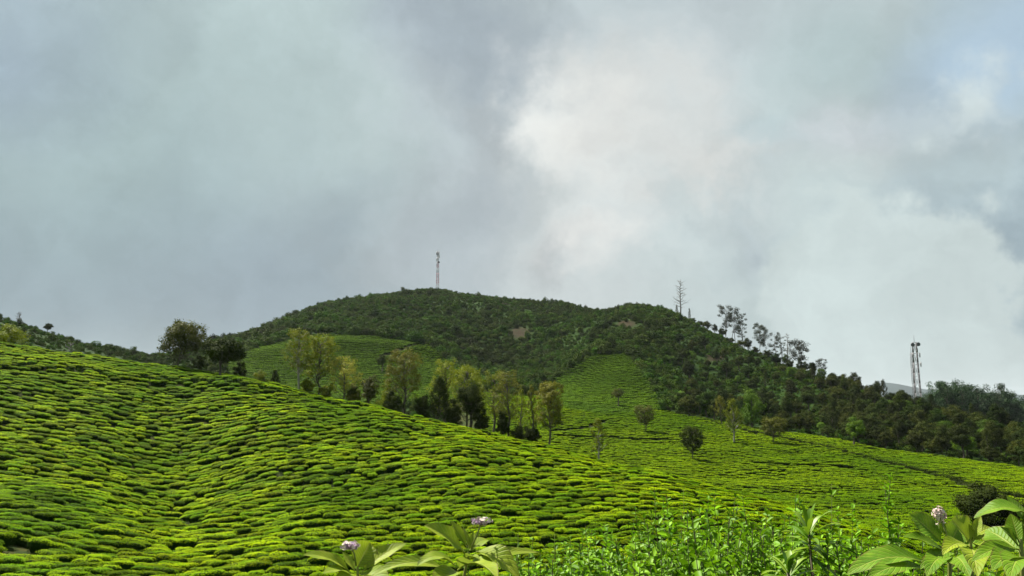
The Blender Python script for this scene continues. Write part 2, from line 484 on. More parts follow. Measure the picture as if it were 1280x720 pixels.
def pchip(xk, yk, x):
    h = np.diff(xk)
    d = np.diff(yk) / h
    m = np.zeros_like(yk)
    w1, w2 = 2 * h[1:] + h[:-1], h[1:] + 2 * h[:-1]
    ok = d[:-1] * d[1:] > 0
    with np.errstate(divide='ignore', invalid='ignore'):
        hm = (w1 + w2) / (w1 / d[:-1] + w2 / d[1:])
    m[1:-1] = np.where(ok, hm, 0)
    m[0], m[-1] = d[0], d[-1]
    i = np.clip(np.searchsorted(xk, x) - 1, 0, len(xk) - 2)
    t = (x - xk[i]) / h[i]
    t = np.clip(t, 0, 1)
    return ((2 * t**3 - 3 * t**2 + 1) * yk[i] + (t**3 - 2 * t**2 + t) * h[i] * m[i] + (-2 * t**3 + 3 * t**2) * yk[i + 1] + (t**3 - t**2) * h[i] * m[i + 1])


def waves(X, Y, wl, seed, n=14):
    g = np.random.default_rng(seed)
    out = np.zeros_like(X)
    for _ in range(n):
        a = g.random() * 2 * math.pi
        k = 2 * math.pi / (wl * (0.6 + 0.9 * g.random()))
        out += np.sin(k * (X * math.cos(a) + Y * math.sin(a)) + g.random() * 6.28)
    return out / math.sqrt(n)


def profile(a):
    # pixel column on the horizon line for this azimuth
    x = 640 + F * math.tan(a) / math.cos(PITCH)
    cr, h2 = crest_r(x), h2_r(x)

    def z(yf, r):
        # columns lean with height because of the camera's tilt: solve the column for this azimuth
        xx = x
        for _ in range(3):
            d = px_dir(xx, float(yf(xx)))
            xx += (math.tan(a) - d[0] / d[1]) * F * d[1]
        d = px_dir(xx, float(yf(xx)))
        return r * d[2] / math.hypot(d[0], d[1]), xx
    rk, zk = [0, 3.4, 11, 25], [-1.55, -1.6, -4.6, -8.6]
    r = float(n1_r(x)); rk.append(r); zk.append(z(n1_y, r)[0])
    r = float(n1_r(x) + 0.33 * (cr - n1_r(x))); rk.append(r); zk.append(z(n2_y, r)[0])
    r = float(cr); zc = z(crest_y, r)[0] - 0.8; rk.append(r); zk.append(zc)
    rv = float(v1_r(x))
    zv = z(v1_y, rv)[0]
    rk.append(rv); zk.append(min(zv, zc - 0.8) if x < 650 else zv)
    r = float(m2_r(x)); rk.append(r); zk.append(z(m2_y, r)[0])
    r = float(h1_r(x)); rk.append(r); zk.append(z(h1_y, r)[0])
    r = float(h2); zh = z(h2_y, r)[0] - 1.7; rk.append(r); zk.append(zh)
    rk.append(r + 70); zk.append(min(zh - 14, -6))
    rk.append(700); zk.append(-10)
    rk.append(4500); zk.append(-60)
    zf = z(far_y, 7500)[0]; rk.append(7500); zk.append(zf)
    rk.append(12000); zk.append(-150)
    rk, zk = np.array(rk, float), np.array(zk, float)
    for i in range(1, len(rk)):
        rk[i] = max(rk[i], rk[i - 1] + 4)
    return pchip(rk, zk, r_nodes)


Zf = np.array([profile(a) for a in az_f])
ker = np.exp(-0.5 * (np.arange(-8, 9) / 3.0) ** 2)
ker /= ker.sum()
Zp = np.pad(Zf, ((8, 8), (0, 0)), mode='edge')
Zf = sum(ker[i] * Zp[i:i + len(Zf)] for i in range(17))
AA, RR = np.meshgrid(az_f, r_nodes, indexing='ij')
XX, YY = RR * np.sin(AA), RR * np.cos(AA)
sm = lambda e0, e1, v: np.clip((v - e0) / (e1 - e0), 0, 1) ** 2 * (3 - 2 * np.clip((v - e0) / (e1 - e0), 0, 1))
near_amp = sm(30, 50, RR) * (1 - sm(130, 180, RR))
hill_amp = sm(230, 330, RR) * (1 - 0.75 * sm(400, 520, RR))
Zf += near_amp * (0.22 * waves(XX, YY, 14, 1) + 0.06 * waves(XX, YY, 5, 2)) + hill_amp * (1.1 * waves(XX, YY, 60, 3) + 0.5 * waves(XX, YY, 22, 4))
Zf += sm(1500, 4400, RR) * 9 * waves(XX, YY, 400, 5)
# close the ground behind the camera
az_b = np.linspace(AZ0, 2 * math.pi - AZ0, 60)[1:-1]
tb = (np.arange(1, 59) / 59.0)[:, None]
tb = tb * tb * (3 - 2 * tb)
Zb = Zf[-1][None] * (1 - tb) + Zf[0][None] * tb
AZ = np.concatenate([az_f, az_b])
ZZ = np.concatenate([Zf, Zb])


def gz(X, Y):
    """ground height"""
    X, Y = np.asarray(X, float), np.asarray(Y, float)
    a = np.arctan2(X, Y)
    r = np.hypot(X, Y)
    fa = np.clip((a + AZ0) / (2 * AZ0) * (len(az_f) - 1), 0, len(az_f) - 1.001)
    i = fa.astype(int)
    ta = fa - i
    j = np.clip(np.searchsorted(r_nodes, r) - 1, 0, len(r_nodes) - 2)
    t = np.clip((r - r_nodes[j]) / (r_nodes[j + 1] - r_nodes[j]), 0, 1)
    z0 = Zf[i, j] * (1 - t) + Zf[i, j + 1] * t
    z1 = Zf[i + 1, j] * (1 - t) + Zf[i + 1, j + 1] * t
    return z0 * (1 - ta) + z1 * ta


def hit(x, y, rmin=30.0, rmax=900.0):
    """first ground point beyond rmin seen along a pixel of the photograph (or the closest approach)"""
    d = px_dir(x, y)
    d = d / math.hypot(d[0], d[1])
    r = np.linspace(rmin, rmax, 6000)
    g = gz(r * d[0], r * d[1]) - r * d[2]
    k = np.nonzero(g >= 0)[0]
    k = k[0] if len(k) else int(np.argmax(g))
    return np.array([r[k] * d[0], r[k] * d[1], float(gz(r[k] * d[0], r[k] * d[1]))]), r[k]


def at_range(x, r, y=None):
    """ground point r metres away under a pixel column"""
    a = px_az(x, y)
    X, Y = r * math.sin(a), r * math.cos(a)
    return np.array([X, Y, float(gz(X, Y))]), r


def in_poly(px, py, poly):
    px, py = np.asarray(px), np.asarray(py)
    ins = np.zeros(px.shape, bool)
    p = np.array(poly, float)
    j = len(p) - 1
    for i in range(len(p)):
        xi, yi, xj, yj = *p[i], *p[j]
        cnd = ((yi > py) != (yj > py)) & (px < (xj - xi) * (py - yi) / (yj - yi + 1e-12) + xi)
        ins ^= cnd
        j = i
    return ins


PATCH_A = [(285, 452), (320, 436), (392, 419), (470, 421), (538, 433), (562, 456), (590, 500), (450, 515), (285, 500)]
PATCH_B = [(688, 478), (742, 446), (785, 443), (803, 466), (832, 512), (760, 520), (690, 510)]


def zones(X, Y):
    """0 bank, 1 near tea, 2 mid tea, 3 hill tea, 4 scrub, 5 forest, 6 far country"""
    Z = gz(X, Y)
    r = np.hypot(X, Y)
    px, py = to_px(X, Y, Z)
    a = np.arctan2(X, Y)
    xc = 640 + F * np.tan(np.clip(a, -1.2, 1.2)) / math.cos(PITCH)
    cr, h1, h2, m2 = crest_r(xc), h1_r(xc), h2_r(xc), m2_r(xc)
    zn = np.full(X.shape, 4)
    zn[(r < 34)] = 0
    near = (r >= 34) & (r < cr + 9)
    zn[near] = 1
    mid = (r >= cr + 9) & (r < m2 + 3) & (xc > 560)
    zn[mid] = 2
    hill = (r > 175) & (r < 330) & (in_poly(px, py, PATCH_A) | in_poly(px, py, PATCH_B))
    zn[hill] = 3
    forest = (xc > 850) & (r >= m2 + 3) & (r < h2 + 25) & (py > 400 + (xc - 850) * 0.36)
    zn[forest & ~hill] = 5
    zn[r > h2 + 45] = 6
    return zn, px, py, r, xc


# ground sheet
nA, nR = ZZ.shape
RA, RRR = np.meshgrid(AZ, r_nodes, indexing='ij')
gx, gy = RRR * np.sin(RA), RRR * np.cos(RA)
gv = np.stack([gx, gy, ZZ], -1).reshape(-1, 3)
ia = np.arange(nA)
ja = (ia + 1) % nA
q = []
jj = np.arange(nR - 1)
A0, J0 = np.meshgrid(ia, jj, indexing='ij')
A1 = np.broadcast_to(ja[:, None], A0.shape)
quads = np.stack([A0 * nR + J0, A0 * nR + J0 + 1, A1 * nR + J0 + 1, A1 * nR + J0], -1).reshape(-1, 4)
zn = zones(gv[:, 0], gv[:, 1])[0]
bare = np.zeros(len(gv))
pxg, pyg = to_px(gv[:, 0], gv[:, 1], gv[:, 2])
for (bx, by, bw, bh) in ((650, 416, 17, 9), (783, 405, 16, 6), (1030, 462, 12, 5), (893, 447, 14, 7), (630, 378, 32, 4), (470, 378, 20, 4)):
    dd = ((pxg - bx) / bw) ** 2 + ((pyg - by) / bh) ** 2
    bare = np.maximum(bare, np.where((gv[:, 1] > 200), np.exp(-dd * 0.9), 0))
gm = bpy.data.materials.new('ground_soil_and_herbs')
gm.use_nodes = True
t = NT(gm.node_tree)
at_z = lambda n: t.n('ShaderNodeAttribute', attribute_name=n).outputs['Fac']
geo = t.n('ShaderNodeNewGeometry')
n1 = t.noise(geo.outputs['Position'], 0.9, 8.0, 0.65)
n2 = t.noise(geo.outputs['Position'], 0.12, 5.0, 0.6)
n3 = t.noise(geo.outputs['Position'], 6.0, 4.0, 0.6)
soil = t.mix(t.ramp(n1.outputs[0], 0.45, 0.62), C(.016, .030, .003), C(.042, .042, .006))
soil = t.mix(t.math('MULTIPLY', t.ramp(n2.outputs[0], 0.55, 0.7), 0.35), soil, C(.070, .036, .012))
herbs = t.mix(t.ramp(n1.outputs[0], 0.35, 0.65), C(.006, .024, .001), C(.018, .040, .002))
barec = t.mix(t.ramp(n1.outputs[0], 0.3, 0.7), C(.016, .018, .004), C(.030, .017, .009))
farc = t.mix(t.ramp(n2.outputs[0], 0.4, 0.65), C(.022, .050, .010), C(.05, .095, .012))
farc = t.mix(at_z('mountain'), farc, C(.018, .032, .034))  # distance haze put into the colour: a blue cast on the far mountain
colr = t.mix(at_z('wild'), soil, herbs)
colr = t.mix(at_z('far'), colr, farc)
colr = t.mix(t.ramp(t.math('MULTIPLY', at_z('bare'), t.math('ADD', t.math('MULTIPLY', n1.outputs[0], 1.6), 0.1)), 0.35, 0.75), colr, barec)
bmp = t.n('ShaderNodeBump', {'Strength': 0.6, 'Distance': 0.15, 'Height': n3.outputs[0]})
pb = t.n('ShaderNodeBsdfPrincipled', {'Base Color': colr, 'Roughness': 0.95, 'Specular IOR Level': 0.1, 'Normal': bmp.outputs[0]})
t.n('ShaderNodeOutputMaterial', {0: pb.outputs[0]})
gme = mesh_np('ground', gv, quads, None, [gm], None,
              {'wild': np.isin(zn, (4, 5)).astype(float), 'far': (zn == 6).astype(float), 'mountain': (np.hypot(gv[:, 0], gv[:, 1]) > 2500).astype(float), 'bare': bare}, True)
# a flat rim keeps the sheet's normals up
ground = link('ground', gme)
tag(ground, 'hilly ground falling from the bank and rising to the green hills', 'ground', kind='structure')

# ------------------------------------------------------------------ tea bushes


def tea_bush(L, Wd, H, n_top, n_side, seed, leaf, mats, name, far=False):
    """a clipped, flat-topped bush; long along x"""
    g = np.random.default_rng(seed)
    mb = MB()
    # dark woody core
    nu, nv = 10, 4
    v = []
    for j in range(nv + 1):
        tt = j / nv
        zz = H * 0.9 * tt
        rr = 0.62 + 0.30 * tt if j < nv else 0.72
        for i in range(nu):
            a = 2 * math.pi * i / nu
            s = 1 + 0.10 * math.sin(3 * a + seed) + 0.06 * math.sin(5 * a + 2 * seed)
            v.append((L / 2 * rr * s * math.copysign(abs(math.cos(a)) ** 0.75, math.cos(a)), Wd / 2 * rr * s * math.copysign(abs(math.sin(a)) ** 0.85, math.sin(a)), zz))
    v.append((0, 0, H * 0.95))
    qq = [(j * nu + i, j * nu + (i + 1) % nu, (j + 1) * nu + (i + 1) % nu, (j + 1) * nu + i) for j in range(nv) for i in range(nu)]
    top = len(v) - 1
    qq += [(nv * nu + i, nv * nu + i + 1, nv * nu + (i + 2) % nu, top) for i in range(0, nu, 2)]
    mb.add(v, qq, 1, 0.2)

    def edge(a):
        s = 1 + 0.10 * np.sin(3 * a + seed) + 0.06 * np.sin(5 * a + 2 * seed)
        return np.stack([L / 2 * s * np.sign(np.cos(a)) * np.abs(np.cos(a)) ** 0.75, Wd / 2 * s * np.sign(np.sin(a)) * np.abs(np.sin(a)) ** 0.85], -1)
    a = g.random(n_top) * 2 * math.pi
    rad = np.sqrt(g.random(n_top)) * 1.03
    xy = edge(a) * rad[:, None]
    lump = 0.05 * np.sin(xy[:, 0] * 5 + seed) * np.cos(xy[:, 1] * 6 + seed * 2)
    zz = H * (1 - 0.16 * rad ** 5.0) + lump + g.normal(0, 0.025, n_top) - 0.03
    pos = np.stack([xy[:, 0], xy[:, 1], zz], -1)
    al = unit(np.stack([g.normal(0, 1, n_top), g.normal(0, 1, n_top), np.abs(g.normal(0.12, 0.3, n_top))], -1))
    nr = unit(np.stack([g.normal(0, .32, n_top), g.normal(0, .32, n_top), np.ones(n_top)], -1))
    mb.cards(pos - al * leaf * 0.4, nr, al, leaf * (0.7 + 0.6 * g.random(n_top)), 0.55, 0, g.random(n_top), 0.08)
    a = g.random(n_side) * 2 * math.pi
    hh = g.random(n_side)
    e = edge(a) * (0.72 + 0.30 * np.sqrt(hh))[:, None]
    pos = np.stack([e[:, 0], e[:, 1], H * 0.86 * hh], -1) + g.normal(0, 0.03, (n_side, 3))
    out = unit(np.stack([e[:, 0] / L, e[:, 1] / Wd, np.full(n_side, 0.25)], -1))
    al = unit(out + g.normal(0, .6, (n_side, 3)))
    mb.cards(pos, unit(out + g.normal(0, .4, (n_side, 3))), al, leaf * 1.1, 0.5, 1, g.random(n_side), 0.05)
    return mb.mesh(name, mats)


def place_rows(rows, gap, along, jitter, seed, x0, x1, y_shift, s0, s1):
    """bush spots along curved rows: returns X, Y, heading"""
    g = np.random.default_rng(seed)
    out = []
    s = s0
    while s < s1:
        x = x0 + g.random() * along
        wob = g.random() * 6.28
        while x < x1:
            y = s + y_shift(x) + 0.10 * math.sin(x * 0.6 + wob) + g.normal(0, jitter)
            dy = (y_shift(x + 0.5) - y_shift(x - 0.5))
            out.append((x, y, math.atan2(dy, 1.0)))
            x += along * (0.62 + 0.75 * g.random())
        s += gap * (0.94 + 0.12 * g.random())
    return np.array(out)


def shift_near(x):
    # rows run level on the left lobe, climb to the right past the gully, then level out
    xs = np.array([-120, -40, -22, -14, -6, 6, 20, 45, 90.0])
    sl = np.array([0.22, 0.26, 0.30, 0.44, 0.38, 0.16, -0.05, -0.32, -0.45])
    key = getattr(shift_near, 'tab', None)
    if key is None:
        gx_ = np.linspace(-120, 120, 961)
        s_ = np.interp(gx_, xs, sl)
        y_ = np.cumsum(s_) * 0.25
        y_ -= np.interp(0, gx_, y_)
        key = shift_near.tab = (gx_, y_)
    return float(np.interp(x, *key))


def px_path(pts, rmin, rmax=900):
    return np.array([hit(x, y, rmin, rmax)[0][:2] for x, y in pts])


def dist_path(X, Y, path):
    d = np.full(X.shape, 1e9)
    for (ax, ay), (bx, by) in zip(path[:-1], path[1:]):
        ux, uy = bx - ax, by - ay
        tt = np.clip(((X - ax) * ux + (Y - ay) * uy) / (ux * ux + uy * uy + 1e-9), 0, 1)
        d = np.minimum(d, np.hypot(X - ax - tt * ux, Y - ay - tt * uy))
    return d


path_mid = px_path([(840, 517), (868, 524), (960, 547), (1030, 561), (1100, 580), (1160, 596), (1205, 609), (1285, 627)], 95)
path_mid2 = px_path([(690, 541), (735, 536), (760, 527)], 100)
path_mid3 = px_path([(690, 547), (760, 548), (840, 552)], 100)
path_mid4 = px_path([(930, 583), (1010, 585), (1062, 588)], 95)
path_top = px_path([(-60, 458), (0, 462), (60, 466), (110, 469), (160, 476), (210, 481), (262, 482), (330, 491), (400, 504), (450, 513)], 60)
path_hill = px_path([(478, 446), (505, 437), (522, 431)], 190)
GAPS = [px_path(p, 40) for p in ([(100, 606), (128, 612)], [(215, 640), (232, 655), (236, 668)], [(38, 695), (10, 702)], [(300, 690), (330, 684)], [(628, 632), (640, 634)], [(385, 560), (395, 562)], [(120, 555), (130, 556)], [(330, 595), (350, 594)], [(505, 615), (512, 616)], [(100, 520), (110, 521)], [(240, 530), (255, 531)], [(60, 640), (75, 643)], [(690, 645), (700, 650)])]


def kinds_of(prefix, mats, n_top, n_side, leaf, seeds, H=0.95):
    out = []
    for k, sd_ in enumerate(seeds):
        g = np.random.default_rng(sd_)
        out.append(tea_bush(1.45 + 1.05 * g.random(), 1.12 + 0.16 * g.random(), H * (0.92 + 0.2 * g.random()), n_top, n_side, sd_, leaf, mats, prefix))
    return out


def stuff_field(name, label, cat, pts, scl_xyz, heading, idx, meshes, child, tilt=None):
    """one object: a field of plants one cannot count"""
    me = bpy.data.meshes.new(name)
    me.vertices.add(len(pts))
    me.vertices.foreach_set('co', np.asarray(pts, np.float32).ravel())
    rot = np.zeros((len(pts), 3), np.float32)
    rot[:, 2] = heading
    if tilt is not None:
        rot[:, :2] = tilt
    for nm, ty, dat in (('rot', 'FLOAT_VECTOR', rot), ('scl', 'FLOAT_VECTOR', np.asarray(scl_xyz, np.float32))):
        a = me.attributes.new(nm, ty, 'POINT')
        a.data.foreach_set('vector', dat.ravel())
    a = me.attributes.new('idx', 'INT', 'POINT')
    a.data.foreach_set('value', np.asarray(idx, np.int32))
    o = link(name, me)
    tag(o, label, cat, kind='stuff')
    coll = bpy.data.collections.new(child + '_kinds')
    COL.children.link(coll)
    for k, m in enumerate(meshes):
        c_ = bpy.data.objects.new(child, m)
        coll.objects.link(c_)
        c_.parent = o
        j = int(np.nonzero(np.asarray(idx) == k)[0][0])
        c_.location = pts[j]
        c_.rotation_euler = rot[j]
        c_.scale = scl_xyz[j]
    ng = bpy.data.node_groups.new(name + '_planting', 'GeometryNodeTree')
    ng.interface.new_socket('Geometry', in_out='INPUT', socket_type='NodeSocketGeometry')
    ng.interface.new_socket('Geometry', in_out='OUTPUT', socket_type='NodeSocketGeometry')
    N, L_ = ng.nodes, ng.links
    gi, go = N.new('NodeGroupInput'), N.new('NodeGroupOutput')
    ci = N.new('GeometryNodeCollectionInfo')
    ci.inputs['Collection'].default_value = coll
    ci.inputs['Separate Children'].default_value = True
    ci.inputs['Reset Children'].default_value = True
    ip = N.new('GeometryNodeInstanceOnPoints')
    ip.inputs['Pick Instance'].default_value = True

    def named(nm, ty):
        a_ = N.new('GeometryNodeInputNamedAttribute')
        a_.data_type = ty
        a_.inputs['Name'].default_value = nm
        return a_.outputs['Attribute']
    er = N.new('FunctionNodeEulerToRotation')
    L_.new(named('rot', 'FLOAT_VECTOR'), er.inputs[0])
    L_.new(er.outputs[0], ip.inputs['Rotation'])
    L_.new(named('scl', 'FLOAT_VECTOR'), ip.inputs['Scale'])
    L_.new(named('idx', 'INT'), ip.inputs['Instance Index'])
    L_.new(gi.outputs[0], ip.inputs['Points'])
    L_.new(ci.outputs[0], ip.inputs['Instance'])
    L_.new(ip.outputs[0], go.inputs[0])
    md = o.modifiers.new('planting', 'NODES')
    md.node_group = ng
    return o


# near field ----------------------------------------------------------------
rows = place_rows(None, 0.80, 0.92, 0.07, 11, -110, 48, shift_near, 15, 190)
X, Y, HD = rows.T
zn, px, py, r, xc = zones(X, Y)
keep = (zn == 1) & (px > -90) & (px < 1290) & (r > 37) & (py < 770)
for gp in GAPS:
    keep &= dist_path(X, Y, gp) > 0.5
dt = dist_path(X, Y, path_top)
keep &= dt > 0.6
keep &= (rng.random(len(X)) > 0.025)
X, Y, HD, px, py, r, dt = (v[keep] for v in (X, Y, HD, px, py, r, dt))
print('near tea', len(X))
Z = gz(X, Y) - 0.06
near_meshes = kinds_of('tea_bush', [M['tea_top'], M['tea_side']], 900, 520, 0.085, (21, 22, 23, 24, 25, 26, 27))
n = len(X)
S = np.stack([0.62 + 0.55 * rng.random(n), 0.74 + 0.34 * rng.random(n), 0.66 + 0.55 * rng.random(n)], -1)
S *= np.array([0.72, 0.60, 0.66])
S[dt < 1.6, 2] *= 1.3
eps = 0.5
gxs = (gz(X + eps, Y) - gz(X - eps, Y)) / (2 * eps)
gys = (gz(X, Y + eps) - gz(X, Y - eps)) / (2 * eps)
ca, sa = np.cos(HD), np.sin(HD)
s_al = gxs * ca + gys * sa
s_ac = -gxs * sa + gys * ca
TL = np.stack([np.arctan(s_ac) * 0.8, -np.arctan(s_al) * 0.8], -1)
IDX = rng.integers(0, 7, n)
HDj = HD + rng.normal(0, 0.12, n)
visible = (px > -10) & (px < 1290) & (py < 735)
# hidden behind the thicket of weeds: not among the largest ones shown
shown = visible & ~((px > 700) & (py > 640))
order = np.argsort(np.where(shown, r, 1e9))[:290]
single = np.zeros(n, bool)
single[order] = True
field = stuff_field('tea_bushes', 'countless clipped yellow green tea bushes in rows over the sunlit near slope', 'tea bushes',
                    np.stack([X, Y, Z], -1)[~single], S[~single], HDj[~single], IDX[~single], near_meshes, 'bush', TL[~single])
sing = np.nonzero(single)[0]
zone_lab = [
    (lambda a, b: a < 110, 'clipped tea bush in the lowest rows at the bottom left corner of the field', 'tea bushes in the lowest left corner rows'),
    (lambda a, b: a < 235, 'clipped tea bush in the low rows beside the gully on its left', 'tea bushes left of the gully'),
    (lambda a, b: a < 370, 'clipped tea bush in the low rows just right of the gully', 'tea bushes right of the gully'),
    (lambda a, b: a < 530, 'clipped tea bush in the low rows above the pale flower heads', 'tea bushes above the flower heads'),
    (lambda a, b: True, 'clipped tea bush in the low rows beyond the leafy weed thicket', 'tea bushes beyond the weed thicket'),
]
bush_proto = None
for k in sing:
    if bush_proto is None:
        o = bush_proto = link('tea_bush', near_meshes[IDX[k]])
    else:
        o = bush_proto.copy()
        o.data = near_meshes[IDX[k]]
        COL.objects.link(o)
    o.location = (X[k], Y[k], Z[k])
    o.rotation_euler = (TL[k, 0], TL[k, 1], HDj[k])
    o.scale = S[k]
    for f_, lab, grp in zone_lab:
        if f_(px[k], py[k]):
            tag(o, lab, 'tea bush', grp)
            break

# middle field -------------------------------------------------------------


def shift_mid(x):
    return -0.32 * x + 0.0009 * (x - 40) ** 2


rows = place_rows(None, 0.92, 1.15, 0.12, 12, -40, 150, shift_mid, 60, 270)
X, Y, HD = rows.T
zn, px, py, r, xc = zones(X, Y)
keep = (zn == 2) & (px > 600) & (px < 1330)
keep &= (dist_path(X, Y, path_mid) > 1.25) & (dist_path(X, Y, path_mid2) > 0.9) & (dist_path(X, Y, path_mid3) > 0.9) & (dist_path(X, Y, path_mid4) > 0.9)
keep &= rng.random(len(X)) > 0.012
X, Y, HD, r = X[keep], Y[keep], HD[keep], r[keep]
n = len(X)
print('mid tea', n)
mid_meshes = kinds_of('mid_tea_bush', [M['tea_far'], M['tea_side']], 420, 200, 0.13, (31, 32, 33, 34, 35), 0.72)
S = np.stack([0.62 + 0.4 * rng.random(n), 0.80 + 0.25 * rng.random(n), 0.60 + 0.25 * rng.random(n)], -1)
dm = dist_path(X, Y, path_mid)
S[(dm < 2.0), 2] *= 1.25
stuff_field('middle_tea_bushes', 'dense tea bushes covering the valley slope behind the near field', 'tea bushes',
            np.stack([X, Y, gz(X, Y) - 0.05], -1), S, HD + rng.normal(0, .15, n), rng.integers(0, 5, n), mid_meshes, 'bush')

# tea plots on the hill -----------------------------------------------------
rows = place_rows(None, 1.12, 1.4, 0.12, 13, -150, 90, lambda x: 0.12 * x, 150, 345)
X, Y, HD = rows.T
zn, px, py, r, xc = zones(X, Y)
keep = (zn == 3) & (dist_path(X, Y, path_hill) > 1.0)
X, Y, HD, px = X[keep], Y[keep], HD[keep], px[keep]
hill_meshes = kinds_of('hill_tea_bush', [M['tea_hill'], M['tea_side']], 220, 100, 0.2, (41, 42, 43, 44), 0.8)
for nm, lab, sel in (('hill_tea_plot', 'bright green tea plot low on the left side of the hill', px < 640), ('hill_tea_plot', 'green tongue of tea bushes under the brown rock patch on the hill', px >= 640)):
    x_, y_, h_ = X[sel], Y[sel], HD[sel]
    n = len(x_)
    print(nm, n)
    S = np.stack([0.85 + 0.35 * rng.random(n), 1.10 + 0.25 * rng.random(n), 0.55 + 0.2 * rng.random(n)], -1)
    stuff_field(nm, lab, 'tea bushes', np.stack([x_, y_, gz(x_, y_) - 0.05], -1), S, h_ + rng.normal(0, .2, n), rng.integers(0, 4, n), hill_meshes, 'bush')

# ------------------------------------------------------------------ trees


def limbs(mb, base, tip, r0, r1, wob, g, sides=6, m=0, seg=6):
    tt = np.linspace(0, 1, seg)
    p = base[None] * (1 - tt[:, None]) + tip[None] * tt[:, None]
    p[1:-1] += g.normal(0, wob, (seg - 2, 3))
    mb.tube(p, r0 + (r1 - r0) * tt, sides, m)
    return p


def clump(mb, c_, sig, n, leaf, g, up=0.3, droop=0.0, asp=0.55, tint=None, centre=None):
    off = unit(g.normal(0, 1, (n, 3))) * (1.75 * g.random((n, 1)) ** 0.42)
    pos = c_[None] + off * np.asarray(sig)[None]
    loc = unit(off)
    out = loc if centre is None else unit(pos - centre[None])
    nr = unit(loc * 0.9 + out * 0.6 + g.normal(0, .38, (n, 3)) + np.array([0, 0, up]))
    al = g.normal(0, 1, (n, 3)) + loc * 0.5 - np.array([0, 0, droop])
    al = unit(unit(al - np.sum(al * nr, 1)[:, None] * nr) + 0.25 * loc)
    tb_ = g.random() if tint is None else tint
    mb.cards(pos, nr, al, leaf * (0.65 + 0.7 * g.random(n)), asp, 0, np.clip(0.75 * tb_ + 0.25 * g.random(n) + g.normal(0, .06, n), 0, 1), 0.06)


